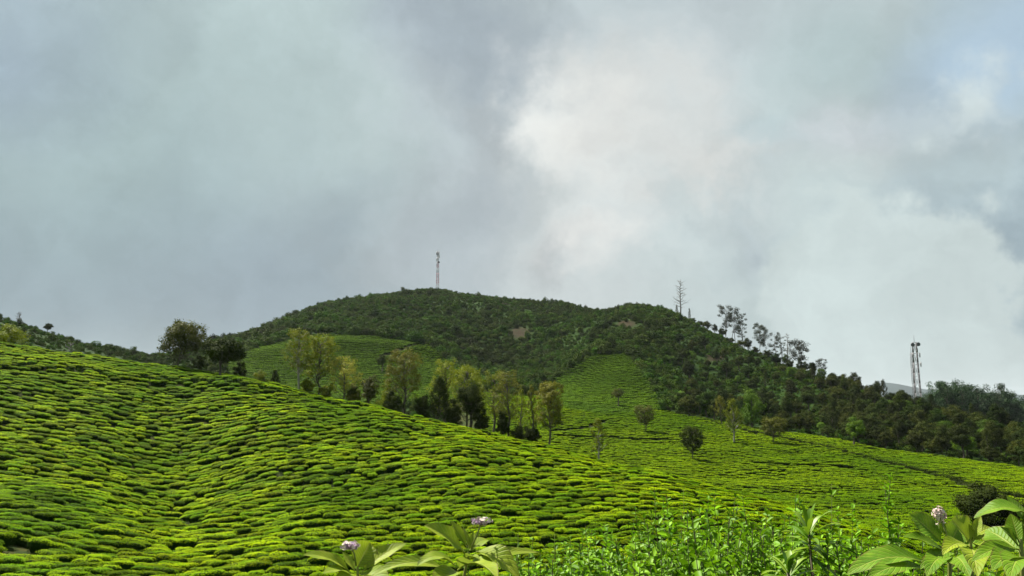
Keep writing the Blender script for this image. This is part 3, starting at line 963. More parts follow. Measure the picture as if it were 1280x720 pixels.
def tree_parts(kind, H, W, seed, dens=1.0):
    """returns (trunk mesh builder, crown mesh builder) standing at the origin"""
    g = np.random.default_rng(seed)
    tk, cw = MB(), MB()
    ctr = np.array([0, 0, H * 0.6])
    if kind in ('round', 'umbrella', 'bush', 'forest'):
        lo, hi = {'round': (0.32, 1.0), 'umbrella': (0.42, 1.0), 'bush': (0.02, 1.0), 'forest': (0.15, 1.0)}[kind]
        trh = {'round': 0.45, 'umbrella': 0.6, 'bush': 0.3, 'forest': 0.4}[kind]
        lean = g.normal(0, 0.04 * H, 2)
        top = np.array([lean[0], lean[1], H * trh])
        limbs(tk, np.array([0, 0, -0.4]), top, 0.030 * H + 0.03, 0.018 * H + 0.01, 0.012 * H, g, 6)
        nc = int({'round': 46, 'umbrella': 30, 'bush': 30, 'forest': 34}[kind] * dens)
        lobes = [np.array([g.normal(0, .25), g.normal(0, .25), g.normal(0, .15)]) for _ in range(4)]
        for k in range(nc):
            d = unit(g.normal(0, 1, 3))
            rr = g.random() ** 0.42
            if kind == 'umbrella':
                d[2] = abs(d[2]) * 0.8
            p01 = d * rr * 0.40 + lobes[k % 4] * (0.45 if kind != 'umbrella' else 0.3)
            if kind == 'umbrella':
                p01[2] = p01[2] * 2.0 - 0.40
            p01 = np.clip(p01, -0.47, 0.47)
            zt = 0.5 + p01[2]
            taper = 1.0 if kind == 'umbrella' else (0.72 + 0.28 * math.sin(math.pi * min(1, zt * 1.15)))
            cpos = np.array([p01[0] * W * taper, p01[1] * W * taper, H * (lo + (hi - lo) * (0.06 + 0.88 * zt))])
            if k % 3 == 0 and kind != 'bush':
                limbs(tk, top * (0.7 + 0.3 * g.random()), cpos * np.array([.8, .8, .92]), 0.008 * H + 0.01, 0.010, 0.012 * H, g, 4, seg=5)
            sg = W * 0.075 * (0.7 + 0.6 * g.random())
            clump(cw, cpos, (sg, sg, sg * 0.75), int(105 * dens), max(0.040 * W, 0.14), g, centre=ctr)
    elif kind in ('oak', 'cone', 'slim'):
        # tall silver oak: ascending plumes with gaps between them
        top = np.array([g.normal(0, .03) * H, g.normal(0, .03) * H, H * 0.93])
        tp = limbs(tk, np.array([0, 0, -0.4]), top, 0.020 * H + 0.03, 0.02, 0.010 * H, g, 6, seg=8)
        nc = int({'oak': 74, 'cone': 60, 'slim': 40}[kind] * dens)
        ph = g.random(6) * 6.28
        for k in range(nc):
            zt = (k + g.random()) / nc
            a_ = k * 2.4 + g.normal(0, .5)
            if kind == 'cone':
                prof = (1 - zt) ** 0.75 * 0.95 + 0.08
            else:
                prof = math.sin(math.pi * min(1.0, 0.20 + zt * 0.80)) ** 0.7 * (0.76 + 0.34 * math.sin(7 * zt + ph[0] + a_) + 0.20 * math.sin(2 * a_ + ph[1]))
            h = H * ((0.20 if kind != 'slim' else 0.34) + zt * (0.77 if kind != 'slim' else 0.64))
            rr = W * 0.5 * prof * (0.25 + 0.75 * math.sqrt(g.random()))
            ax = np.array([np.interp(h, tp[:, 2], tp[:, 0]), np.interp(h, tp[:, 2], tp[:, 1]), 0])
            c_ = ax + np.array([math.cos(a_) * rr, math.sin(a_) * rr, h])
            b_ = ax + np.array([0, 0, max(0.05, h - rr * 0.9)])
            if rr > 0.12 * W and k % 2 == 0:
                limbs(tk, b_, c_, 0.006 * H + 0.008, 0.008, 0.008 * H, g, 4, seg=4)
            sg = W * 0.046 * (0.5 + 0.9 * g.random())
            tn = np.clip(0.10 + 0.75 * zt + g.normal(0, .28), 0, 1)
            for e in range(2):
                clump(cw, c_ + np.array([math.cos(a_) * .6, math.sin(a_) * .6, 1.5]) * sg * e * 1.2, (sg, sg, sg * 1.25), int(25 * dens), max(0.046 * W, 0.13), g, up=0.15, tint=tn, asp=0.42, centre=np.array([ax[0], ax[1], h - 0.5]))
    elif kind == 'gum':
        ns = 1 + int(g.random() < 0.5)
        for s_ in range(ns):
            top = np.array([g.normal(0, .08) * W, g.normal(0, .08) * W, H * 0.95])
            tp = limbs(tk, np.array([s_ * 0.2 * W, 0, -0.4]), top, 0.010 * H, 0.02, 0.010 * H, g, 5, seg=8)
            nb = int(15 * dens / ns) + 2
            for k in range(nb):
                zt = 0.36 + 0.62 * (k + g.random()) / nb
                h = H * zt
                a_ = g.random() * 6.28
                rr = W * 0.48 * (0.35 + 0.65 * g.random()) * (0.55 + 0.45 * math.sin(math.pi * (zt - 0.3) / 0.75))
                ax = np.array([np.interp(h, tp[:, 2], tp[:, 0]), np.interp(h, tp[:, 2], tp[:, 1]), 0])
                c_ = ax + np.array([math.cos(a_) * rr, math.sin(a_) * rr, min(H, h + rr * 0.35)])
                limbs(tk, ax + np.array([0, 0, h - rr * 0.4]), c_, 0.004 * H, 0.015, 0.008 * H, g, 4, seg=5)
                sg = W * 0.072 * (0.6 + 0.8 * g.random())
                clump(cw, c_, (sg * 1.25, sg * 1.25, sg * 0.8), int(62 * dens), max(0.06 * W, 0.22), g, droop=0.7, asp=0.4)
    elif kind == 'airy':
        # open crown: forked limbs that carry separate leaf clumps, sky between them
        top = np.array([g.normal(0, .05) * W, g.normal(0, .05) * W, H * 0.90])
        tp = limbs(tk, np.array([0, 0, -0.4]), top, 0.017 * H + 0.02, 0.025, 0.014 * H, g, 6, seg=8)
        nb = int(34 * dens)
        for k in range(nb):
            zt = 0.37 + 0.61 * (k + g.random()) / nb
            h = H * zt
            a_ = k * 2.4 + g.normal(0, .5)
            rr = W * 0.46 * (0.25 + 0.75 * math.sqrt(g.random())) * (0.50 + 0.50 * math.sin(math.pi * min(1, (zt - 0.22) / 0.80)))
            ax = np.array([np.interp(h, tp[:, 2], tp[:, 0]), np.interp(h, tp[:, 2], tp[:, 1]), 0])
            c_ = ax + np.array([math.cos(a_) * rr, math.sin(a_) * rr, min(H * .97, h + rr * 0.25)])
            limbs(tk, ax + np.array([0, 0, h - rr * 0.6]), c_, 0.006 * H, 0.012, 0.012 * H, g, 4, seg=5)
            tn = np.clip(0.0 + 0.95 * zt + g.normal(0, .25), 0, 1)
            for e in range(3):
                sg = W * 0.048 * (0.5 + 0.9 * g.random())
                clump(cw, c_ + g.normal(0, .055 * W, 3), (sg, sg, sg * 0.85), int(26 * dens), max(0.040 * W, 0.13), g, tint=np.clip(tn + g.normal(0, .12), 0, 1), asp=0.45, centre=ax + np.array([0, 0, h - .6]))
    elif kind == 'bare':
        top = np.array([g.normal(0, .02) * H, 0, H])
        tp = limbs(tk, np.array([0, 0, -0.4]), top, 0.022 * H, 0.025, 0.006 * H, g, 6, seg=10)
        for k in range(26):
            zt = 0.3 + 0.68 * (k + g.random()) / 26
            h = H * zt
            a_ = k * 2.4 + g.normal(0, .4)
            rr = W * 0.52 * (0.45 + 0.55 * g.random()) * (1.15 - 0.6 * zt)
            ax = np.array([np.interp(h, tp[:, 2], tp[:, 0]), np.interp(h, tp[:, 2], tp[:, 1]), h])
            c_ = ax + np.array([math.cos(a_) * rr, math.sin(a_) * rr, rr * 0.35 + g.normal(0, .1) * rr])
            pp = limbs(cw, ax, c_, 0.0085 * H, 0.035, 0.02 * rr, g, 4, seg=5)
            for e in range(4):
                o_ = pp[2 + e % 3]
                limbs(cw, o_, o_ + g.normal(0, .22 * rr, 3) + np.array([math.cos(a_) * .1 * rr, math.sin(a_) * .1 * rr, .16 * rr]), 0.05, 0.03, 0.01, g, 4, seg=3)
    return tk, cw


def make_tree(name, label, cat, kind, leafm, barkm, pos, H, W, seed, group=None, dens=1.0, rot=0.0):
    tk, cw = tree_parts(kind, H, W, seed, dens)
    root = link(name, None, None, pos)
    root.rotation_euler = (0, 0, rot)
    tag(root, label, cat, group)
    link('trunk', tk.mesh('trunk', [barkm], True), root)
    if cw.n:
        link('branches' if kind == 'bare' else ('foliage' if kind == 'bush' else 'crown'), cw.mesh('crown', [barkm if kind == 'bare' else leafm]), root)
    return root


def copy_tree(o, parent=None):
    c_ = o.copy()
    COL.objects.link(c_)
    if parent is not None:
        c_.parent = parent
    for ch in list(o.children):
        copy_tree(ch, c_)
    return c_


def tree_px(name, label, cat, kind, leafm, x, yb, yt, wpx, seed, r=None, bark='bark', group=None, dens=1.0, rmin=60):
    dens *= 1.25
    """a tree standing where pixel (x, yb) meets the ground, or r metres away under that column"""
    if r is None:
        p, r = hit(x, yb, rmin)
    else:
        p, r = at_range(x, r, yb)
    ztop = px_z(x, yt, r)
    H = ztop - p[2]
    W = wpx * r / F * (1.08 if kind in ('oak', 'slim', 'airy') else 1.02 if kind in ('cone', 'gum', 'bare') else 0.90)
    return make_tree(name, label, cat, kind, M[leafm], M[bark], p, H, W, seed, group, dens, seed * 1.7)


T = tree_px
# on and behind the crest of the near field, left to right
T('broad_tree', 'broad round olive green tree standing at the left end of the crest', 'tree', 'airy', 'olive', 222, 458, 408, 50, 101, r=124.5, dens=1.7)
T('dark_bush', 'low dark bush between the two round trees on the left crest', 'bush', 'bush', 'dark', 248, 463, 440, 22, 102, r=127)
T('dark_tree', 'dark green round tree with a bare thin trunk beside the terrace path', 'tree', 'round', 'dark', 276, 476, 419, 60, 103, r=117, dens=1.4)
T('dark_bush', 'dark bush just right of the dark round tree', 'bush', 'bush', 'dark', 299, 470, 449, 18, 104, r=121)
T('yellow_bush', 'small yellow green bush at the crest left of the tall silver oaks', 'bush', 'bush', 'oak', 322, 474, 459, 22, 105, r=121)
T('dark_bush', 'tiny dark pointed bush at the crest left of the tall silver oaks', 'bush', 'cone', 'dark', 344, 478, 463, 14, 106, r=118)
T('silver_oak', 'tall pointed yellow green silver oak, leftmost of the crest group', 'tree', 'airy', 'oak', 373, 485, 413, 34, 107, r=112, bark='bark_pale', dens=1.25)
T('silver_oak', 'yellow green silver oak close to the right of the tallest pointed one', 'tree', 'airy', 'oak', 396, 491, 421, 42, 108, r=113, bark='bark', dens=1.25)
T('pale_tree', 'small tree with pale cream tipped open crown on the crest', 'tree', 'airy', 'oak_pale', 431, 492, 449, 38, 109, r=112, dens=1.0)
T('yellow_bush', 'low yellowish bush under the pale tipped tree', 'bush', 'bush', 'oak', 408, 494, 476, 22, 110, r=109)
T('green_tree', 'dark olive rounded tree right of the pale tipped tree', 'tree', 'round', 'olive', 461, 502, 464, 34, 111, r=113)
T('yellow_bush', 'yellow green bush between the olive tree and the tall brown oak', 'bush', 'bush', 'oak', 482, 510, 474, 30, 112, r=110)
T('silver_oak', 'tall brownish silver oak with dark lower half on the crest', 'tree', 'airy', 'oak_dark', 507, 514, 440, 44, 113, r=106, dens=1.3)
T('silver_oak', 'yellow green silver oak behind the dark conical tree', 'tree', 'airy', 'oak', 557, 522, 451, 38, 114, r=112, dens=1.2)
T('conical_tree', 'dark conical tree at the left of the dense crest group', 'tree', 'cone', 'dark', 546, 526, 472, 36, 115, r=103, dens=1.4)
T('dark_tree', 'dark rounded tree low in the dense crest group', 'tree', 'round', 'dark', 588, 532, 472, 38, 116, r=101, dens=1.3)
T('silver_oak', 'olive silver oak rising above the dark rounded tree', 'tree', 'airy', 'oak', 582, 529, 459, 42, 117, r=108, dens=1.2)
T('silver_oak', 'brownish silver oak with two bare trunks showing beneath', 'tree', 'airy', 'oak', 618, 540, 465, 38, 118, r=102, dens=1.1)
T('silver_oak', 'brownish silver oak with one dark bare trunk, right of the pair', 'tree', 'airy', 'oak_dark', 637, 546, 464, 38, 119, r=99, dens=1.1)
T('dark_bush', 'dark low bush among the bare trunks on the crest', 'bush', 'bush', 'dark', 650, 548, 529, 34, 120, r=98)
T('pale_tree', 'pale thin yellow tree between the bare trunks and the oval tree', 'tree', 'slim', 'oak', 653, 540, 487, 22, 121, r=108)
T('slender_tree', 'very slender tall tree just left of the oval tree', 'tree', 'slim', 'oak_dark', 669, 553, 482, 15, 122, r=94)
T('oval_tree', 'full oval olive tree at the right end of the crest group', 'tree', 'airy', 'oak_dark', 687, 556, 479, 37, 123, r=92, dens=1.7)
for k, (x, yb, yt, wp, r_, lab) in enumerate((
        (494, 513, 484, 30, 104, 'dark bush low under the tall brownish oak'),
        (528, 522, 489, 26, 103, 'dark bush left of the dark conical tree on the crest'),
        (567, 530, 494, 30, 101, 'dark bush right of the dark conical tree on the crest'),
        (603, 538, 500, 28, 99.5, 'dark bush at the foot of the first bare trunk'),
        (627, 545, 512, 22, 98, 'small dark bush between the two brownish oaks'),
        (664, 555, 530, 24, 94, 'dark bush under the very slender tree'),
        (442, 499, 478, 22, 110, 'olive bush under the right side of the pale tipped tree'),
        (384, 490, 470, 20, 112, 'yellowish bush between the two tall silver oaks'))):
    T('yellow_bush' if 'ish bush between the two tall' in lab else 'dark_bush', lab, 'bush', 'bush', 'oak' if k == 7 else 'oak_dark' if k == 6 else 'dark', x, yb, yt, wp, 210 + k, r=r_, dens=1.4)


def hedge(name, label, path, h, wd, seed, leafm, step=0.5):
    """a clipped dark hedge that follows a path over the ground"""
    g = np.random.default_rng(seed)
    p0 = np.array([path[0][0], path[0][1], float(gz(*path[0]))])
    mb = MB()
    for (ax, ay), (bx, by) in zip(path[:-1], path[1:]):
        ln = math.hypot(bx - ax, by - ay)
        for k in range(max(1, int(ln / step))):
            f_ = (k + g.random()) / max(1, int(ln / step))
            x_, y_ = ax + (bx - ax) * f_ + g.normal(0, .12), ay + (by - ay) * f_ + g.normal(0, .12)
            hh = h * (0.65 + 0.6 * g.random())
            c_ = np.array([x_, y_, float(gz(x_, y_)) + hh * 0.5]) - p0
            clump(mb, c_, (wd * .3, wd * .3, hh * .32), 46, 0.16, g, centre=c_ - np.array([0, 0, hh * .3]))
    o = link(name, mb.mesh(name, [M[leafm]]), None, p0)
    tag(o, label, 'hedge')


hedge('hedge', 'long dark hedge line running down across the middle valley field', path_mid, 1.5, 0.9, 301, 'dark', 0.35)
hedge('hedge', 'dark uneven hedge along the terrace path near the top of the near field', path_top, 0.95, 0.8, 302, 'hedge')
# in the middle field
T('slim_tree', 'slim pale yellow tree at the field edge right of the oval tree', 'tree', 'slim', 'oak', 749, 574, 524, 18, 131, r=92, bark='bark_pale')
T('brown_tree', 'small brownish tree under the tongue of tea on the hill', 'tree', 'umbrella', 'olive', 773, 509, 482, 20, 132, r=200)
T('spreading_tree', 'spreading olive tree standing alone in the middle field below the tea tongue', 'tree', 'airy', 'olive', 808, 542, 509, 25, 133, rmin=100, dens=1.3)
T('round_tree', 'single dark round tree casting shade in the middle of the valley field', 'tree', 'airy', 'dark', 866, 577, 536, 27, 134, rmin=100, dens=1.7)
T('slim_tree', 'slim yellow green tree standing on the path edge in the middle field', 'tree', 'slim', 'oak', 918, 556, 500, 22, 135, rmin=100, bark='bark_pale', dens=1.3)
T('slim_tree', 'olive slim tree just left of the yellow green one at the forest edge', 'tree', 'slim', 'oak_dark', 902, 531, 496, 18, 136, r=185)
T('green_tree', 'soft light green tree at the forest edge beside the slim trees', 'tree', 'oak', 'forest_light', 940, 527, 489, 30, 137, r=186, dens=1.2)
T('olive_tree', 'small olive tree leaning beside the dark path line', 'tree', 'airy', 'olive', 966, 556, 524, 28, 138, rmin=100, dens=1.5)
T('green_tree', 'bright green rounded tree in front of the dark forest', 'tree', 'forest', 'forest_light', 1069, 561, 514, 27, 139, r=172, dens=1.3)
T('dark_shrub', 'large dark brown shrub at the right edge of the valley field', 'shrub', 'bush', 'dark', 1236, 645, 605, 66, 140, r=97, dens=2.2)
T('green_tree', 'light green tree in the scrub at the left end of the forest', 'tree', 'forest', 'forest_light', 854, 519, 484, 24, 141, r=205)
T('small_tree', 'small dark tree standing alone on the left tea plot of the hill', 'tree', 'round', 'forest', 477, 466, 442, 15, 142, rmin=180)
# left hill
T('yellow_bush', 'bright yellow green bushy tree at the left edge below the left hill', 'bush', 'bush', 'oak', 8, 431, 402, 46, 151, r=136)
T('dead_tree', 'small bare greyish tree at the foot of the left hill', 'tree', 'bare', 'dark', 88, 445, 428, 16, 152, r=150, bark='bark_dead')
T('ridge_tree', 'single small tree on the ridge of the left hill', 'tree', 'round', 'forest', 60, 411, 402, 10, 153, r=264)
T('ridge_tree', 'tiny bare tree on the ridge of the left hill', 'tree', 'bare', 'forest', 24, 398, 391, 7, 154, r=262)
# skyline of the main hill
T('skyline_tree', 'larger of two small round trees where the main hill meets the sky', 'tree', 'round', 'forest', 335, 411, 402, 9, 161, r=455)
T('skyline_tree', 'smaller of two small round trees where the main hill meets the sky', 'tree', 'round', 'forest', 343, 408, 403, 6, 162, r=457)
T('skyline_shrub', 'left one of two dark upright shrubs right of the summit mast', 'shrub', 'cone', 'forest', 588, 375, 368, 5, 163, r=488)
T('skyline_shrub', 'right one of two dark upright shrubs right of the summit mast', 'shrub', 'cone', 'forest', 593, 375, 368, 5, 164, r=487)
T('skyline_tree', 'small dark tree on the second summit left of the dead tree', 'tree', 'round', 'forest', 796, 388, 376, 9, 165, r=432)
T('skyline_shrub', 'thin dark shrub at the very top of the second summit', 'shrub', 'cone', 'forest', 789, 388, 380, 4, 166, r=432)
T('dead_tree', 'tall bare dead tree standing on the ridge against the sky', 'tree', 'bare', 'dark', 851, 397, 350, 26, 167, r=408, bark='bark_dead')
T('skyline_shrub', 'thin dark shrub left of the tall dead tree', 'shrub', 'cone', 'forest', 846, 394, 381, 5, 168, r=410)
T('skyline_shrub', 'thin dark shrub right of the tall dead tree', 'shrub', 'cone', 'forest', 862, 400, 385, 5, 169, r=403)
GUM = [(908, 420, 382, 20, 'leftmost and tallest of the gum trees on the ridge'), (918, 426, 385, 18, 'middle one of the first three gum trees on the ridge'), (928, 430, 392, 16, 'rightmost of the first three gum trees on the ridge'),
       (950, 442, 405, 17, 'left gum tree of the second cluster down the ridge'), (958, 446, 407, 17, 'bushy gum tree in the second cluster down the ridge'), (970, 450, 416, 13, 'narrow gum tree right of the second ridge cluster'), (978, 454, 420, 11, 'small gum tree beside the leafless pole on the ridge'),
       (1000, 463, 427, 26, 'wide spreading gum tree near the lower end of the ridge'), (1027, 472, 449, 13, 'last small gum tree above the red soil on the ridge')]
for k, (x, yb, yt, wp, lab) in enumerate(GUM):
    T('gum_tree', lab, 'tree', 'gum', 'euc', x, yb, yt, wp, 171 + k, r=float(h2_r(x)) - 4, bark='bark', group='gum trees along the ridge', dens=1.3)
T('dead_tree', 'leafless thin pole like tree among the ridge gum trees', 'tree', 'bare', 'dark', 985, 458, 416, 9, 185, r=338, bark='bark_dead')

# scrub over the hills ------------------------------------------------------
scrub_meshes = []
for k, (h, wd) in enumerate(((2.0, 3.4), (2.6, 3.6), (1.7, 3.2), (3.2, 3.2), (2.3, 4.2), (3.5, 2.9))):
    g = np.random.default_rng(300 + k)
    mb = MB()
    for e in range(16):
        d = unit(g.normal(0, 1, 3))
        c_ = np.array([d[0] * wd * .33, d[1] * wd * .33, h * (0.45 + 0.36 * d[2])])
        clump(mb, c_, (wd * .12, wd * .12, h * .11), 40, 0.40, g, centre=np.array([0, 0, h * .4]))
    scrub_meshes.append(mb.mesh('scrub_shrub', [M['scrub']]))


def scatter_polar(spacing, a0, a1, r0, r1, seed):
    g = np.random.default_rng(seed)
    n_ = int((a1 - a0) * (r1 * r1 - r0 * r0) / 2 / spacing ** 2)
    r_ = np.sqrt(r0 * r0 + (r1 * r1 - r0 * r0) * g.random(n_))
    a_ = a0 + (a1 - a0) * g.random(n_)
    return r_ * np.sin(a_), r_ * np.cos(a_)


X, Y = scatter_polar(1.5, R(-39), R(38), 135, 530, 51)
zn, px, py, r, xc = zones(X, Y)
bz = np.zeros(len(X))
for (bx, by, bw, bh) in ((650, 416, 17, 9), (783, 406, 17, 6), (1030, 462, 10, 5), (893, 447, 10, 5)):
    bz = np.maximum(bz, np.exp(-(((px - bx) / bw) ** 2 + ((py - by) / bh) ** 2)))
keep = np.isin(zn, (4, 5)) & (px > -60) & (px < 1340) & (r < h2_r(xc) + 20) & (rng.random(len(X)) > bz * 1.35)
# grassy strip between the valley field and the forest, and the grassy summit
keep &= ~((zn == 5) & (r < m2_r(xc) + 6))
keep &= ~((r > m2_r(xc) - 1) & (r < m2_r(xc) + 14) & (xc < 860) & (rng.random(len(X)) < 0.5))
X, Y, r, py, px = X[keep], Y[keep], r[keep], py[keep], px[keep]
n = len(X)
print('scrub', n)
zn5 = zn[keep] == 5
bigp = waves(X, Y, 45, 77)
sc = (0.40 + 0.85 * rng.random(n) ** 2 + 0.16 * bigp)
sc = np.clip(sc, 0.4, 1.6) * np.where(rng.random(n) < 0.05, 1.5, 1.0)
sc *= np.where((px > 300) & (px < 760) & (py < 395), 0.82, 1.0)
sc *= np.where(r < 200, 0.7, 1.0) * 0.82
sc *= np.where((px < 260), 0.52, 1.0)
sc *= np.where(zn5, 0.62, 1.0)
de = np.minimum(dist_path(px, py, PATCH_A[1:7]), dist_path(px, py, PATCH_B[:5]))
sc *= np.where(de < 5, 1.45, 1.0)
stuff_field('hill_scrub', 'dense dark green scrub covering the hills as one mass', 'scrub', np.stack([X, Y, gz(X, Y) - 0.15], -1),
            np.stack([sc, sc, sc * (0.8 + 0.4 * rng.random(n))], -1), rng.random(n) * 6.28, rng.integers(0, 6, n), scrub_meshes, 'shrub')

# forest at the foot of the hill -------------------------------------------
protos = {}
FK = [('forest', 'forest', 8.0, 6.4), ('forest', 'forest', 6.5, 6.0), ('forest', 'forest', 9.0, 6.0), ('round', 'forest', 7.5, 5.4), ('cone', 'forest', 9.0, 4.2), ('forest', 'forest_olive', 7.0, 6.0), ('forest', 'forest_light', 6.5, 4.6)]


def forest_spots():
    g = np.random.default_rng(61)
    out = []
    X_, Y_ = scatter_polar(1.2, px_az(838), px_az(1320), 150, 330, 62)
    zn_, px_, py_, r_, xc_ = zones(X_, Y_)
    ok = (zn_ == 5) & (r_ < h2_r(xc_) + 2) & (r_ > m2_r(xc_) + 4)
    cand = np.stack([X_, Y_, px_, py_, r_, xc_], -1)[ok]
    kept = np.zeros((0, 2))
    for c_ in cand:
        edge_ = c_[4] - m2_r(c_[5])
        dmin = 3.9 if c_[2] > 1040 or edge_ < 14 else 7.5
        if len(kept) == 0 or np.min(np.hypot(kept[:, 0] - c_[0], kept[:, 1] - c_[1])) > dmin:
            kept = np.vstack([kept, c_[:2]])
            out.append(c_)
        if len(out) >= 285:
            break
    return np.array(out)


fs = forest_spots()
print('forest', len(fs))
g = np.random.default_rng(63)
for (X_, Y_, px_, py_, r_, xc_) in fs:
    u_ = g.random()
    k = int(g.choice([0, 1, 2, 3, 4, 5, 6], p=[.22, .22, .16, .12, .06, .19, .03]))
    kd, lm, h, wd = FK[k]
    grp = 'trees of the forest at the foot of the hill'
    if k == 6:
        lab = 'lighter green round tree within the dark forest'
    elif k == 5:
        lab = 'olive brown spreading tree within the dark forest'
    elif k == 4:
        lab = 'dark pointed tree within the forest right of the valley field'
    elif px_ > 1120:
        lab = 'dark rounded tree of the forest below the far gum wood'
    elif px_ > 980:
        lab = 'dark rounded tree of the forest below the ridge gum trees'
    else:
        lab = 'dark rounded tree at the left end of the hillside forest'
    sc_ = 0.50 + 0.38 * g.random()
    pos = (X_, Y_, float(gz(X_, Y_)) - 0.1)
    if k not in protos:
        o = protos[k] = make_tree('forest_tree', lab, 'tree', kd, M[lm], M['bark'], pos, h, wd, 400 + k, grp, 1.5)
    else:
        o = copy_tree(protos[k])
    tag(o, lab, 'tree', grp + {6: ', light green', 5: ', olive', 4: ', pointed'}.get(k, ' below the far wood' if px_ > 1120 else ' below the ridge' if px_ > 980 else ' at its left end'))
    o.location = pos
    o.rotation_euler = (0, 0, g.random() * 6.28)
    o.scale = (sc_, sc_, sc_ * (0.85 + 0.3 * g.random()))

for k, (x, dr) in enumerate(((868, 9), (878, 7), (886, 12), (896, 6), (905, 10), (916, 7), (927, 11), (937, 6), (948, 9), (962, 8), (974, 11), (986, 7), (1008, 8), (1018, 10))):
    p, _ = at_range(x, float(h2_r(x)) - dr)
    o = copy_tree(protos[(0, 1, 5, 2)[k % 4]])
    tag(o, 'dark rounded tree on the ridge line at the feet of the gum trees', 'tree', 'rounded trees on the ridge under the gum trees')
    o.location = p - np.array([0, 0, 0.2])
    o.rotation_euler = (0, 0, k * 1.9)
    z_ = 0.52 + 0.06 * (k * 7 % 5)
    o.scale = (z_ * 1.1, z_ * 1.1, z_)

# far gum wood on the right ---------------------------------------------------
g = np.random.default_rng(71)
wp_ = {}
for i in range(64):
    x = 1146 + 190 * (i + g.random()) / 64
    rr = 395 + 70 * g.random()
    p, _ = at_range(x, rr)
    yt = np.interp(x, [1145, 1165, 1185, 1200, 1230, 1260, 1290, 1340], [492, 480, 474, 474, 480, 483, 488, 492]) + g.normal(9, 4)
    H = px_z(x, yt, rr) - p[2]
    k = int(g.integers(0, 5))
    if k not in wp_:
        o = wp_[k] = make_tree('wood_tree', '', 'tree', 'gum' if k < 2 else 'round', M['wood'], M['bark'], p, 18.0, 9.0 + k * 0.6, 500 + k, None, 1.6)
    else:
        o = copy_tree(wp_[k])
    o.location = p
    o.rotation_euler = (0, 0, g.random() * 6.28)
    o.scale = (0.9 + 0.3 * g.random(),) * 2 + (H / 18.0,)
    tag(o, 'tall bluish gum tree in the far wood at the right horizon' if k < 2 else 'bushy bluish tree in the far wood at the right horizon', 'tree',
        'tall gum trees of the far wood' if k < 2 else 'bushy trees of the far wood')

# ------------------------------------------------------------------ masts


def lattice_mast(name, label, pos, H, w0, w1, bands, legs, extras):
    root = link(name, None, None, pos)
    tag(root, label, 'mast')
    ang = [2 * math.pi * i / legs + 0.5 for i in range(legs)]
    P = lambda i, h: np.array([math.cos(ang[i]), math.sin(ang[i]), 0]) * (w0 + (w1 - w0) * h / H) / 2 + np.array([0, 0, h])
    nb = len(bands)
    for i in range(legs):
        mb = MB()
        for b in range(nb):
            h0, h1 = H * b / nb, H * (b + 1) / nb
            mb.tube([P(i, h0), P(i, h1)], max(0.06, w0 * 0.04), 6, bands[b])
        link('leg', mb.mesh('leg', [M['white_paint'], M['red_paint'], M['steel']]), root)
    mb = MB()
    steps = int(H / (w0 * 1.1))
    for s in range(steps):
        h0, h1 = H * s / steps, H * (s + 1) / steps
        b = bands[min(nb - 1, int(nb * (s + .5) / steps))]
        for i in range(legs):
            j = (i + 1) % legs
            mb.tube([P(i, h0), P(j, h1)], max(0.035, w0 * 0.015), 4, b)
            mb.tube([P(j, h0), P(i, h1)], max(0.035, w0 * 0.015), 4, b)
            mb.tube([P(i, h1), P(j, h1)], max(0.035, w0 * 0.015), 4, b)
    link('bracing', mb.mesh('bracing', [M['white_paint'], M['red_paint'], M['steel']]), root)
    mb = MB()
    mb.tube([(0, 0, H), (0, 0, H * 1.07)], 0.07, 6)
    link('lightning_rod', mb.mesh('lightning_rod', [M['steel']]), root)
    for kind, h, dx, dy, s in extras:
        mb = MB()
        if kind == 'antenna':
            mb.box((dx - .22 * s, dy - .15 * s, h - 1.1 * s), (dx + .22 * s, dy + .15 * s, h + 1.1 * s))
            mb.tube([(0, 0, h), (dx, dy, h)], 0.05, 4)
            link('panel_antenna', mb.mesh('panel_antenna', [M['white_paint']]), root)
        else:
            mb.tube([(dx, dy - .35 * s, h), (dx, dy - .2 * s, h), (dx, dy, h), (dx, dy + .25 * s, h), (dx, dy + .4 * s, h)], [0.62 * s, 0.8 * s, 0.8 * s, 0.55 * s, 0.15 * s], 12)
            ring = [(dx + .78 * s * math.cos(a_), dy - .36 * s, h + .78 * s * math.sin(a_)) for a_ in np.arange(12) * math.pi / 6]
            mb.add(ring + [(dx, dy - .40 * s, h)], [(i, (i + 1) % 12, (i + 2) % 12, 12) for i in range(0, 12, 2)])
            mb.tube([(0, 0, h), (dx, dy + .3 * s, h)], 0.06, 4)
            link('dish_antenna', mb.mesh('dish_antenna', [M['dish']]), root)
    return root


p, r_ = at_range(545, 497)
Hm = px_z(545, 311, r_) - p[2]
mast = lattice_mast('communication_mast', 'slim red and white banded mast on the summit of the main hill', p, Hm / 1.07, 2.3, 1.0, [0, 0, 1, 1, 0, 1, 0, 2], 4,
                    [('antenna', Hm * .90, .7, -.6, 1.0), ('antenna', Hm * .90, -.8, -.2, 1.0), ('antenna', Hm * .83, .9, -.4, .9), ('antenna', Hm * .76, -.7, -.6, .8), ('dish', Hm * .70, .7, -.7, .8), ('antenna', Hm * .66, -.6, -.6, .8)])
mb = MB()
mb.box((-3.6, -2.2, -1.6), (2.6, 2.4, 1.2))
mb.box((-3.9, -2.5, 1.2), (2.9, 2.7, 1.45))
hut = link('equipment_hut', mb.mesh('equipment_hut', [M['concrete']]), None, p - np.array([0.6, 3.6, 0.4]))
tag(hut, 'low grey flat roofed hut at the foot of the summit mast', 'hut')
mb = MB()
mb.box((-0.5, -2.24, -0.6), (0.4, -2.20, 1.0))
link('door', mb.mesh('door', [M['steel']]), hut)

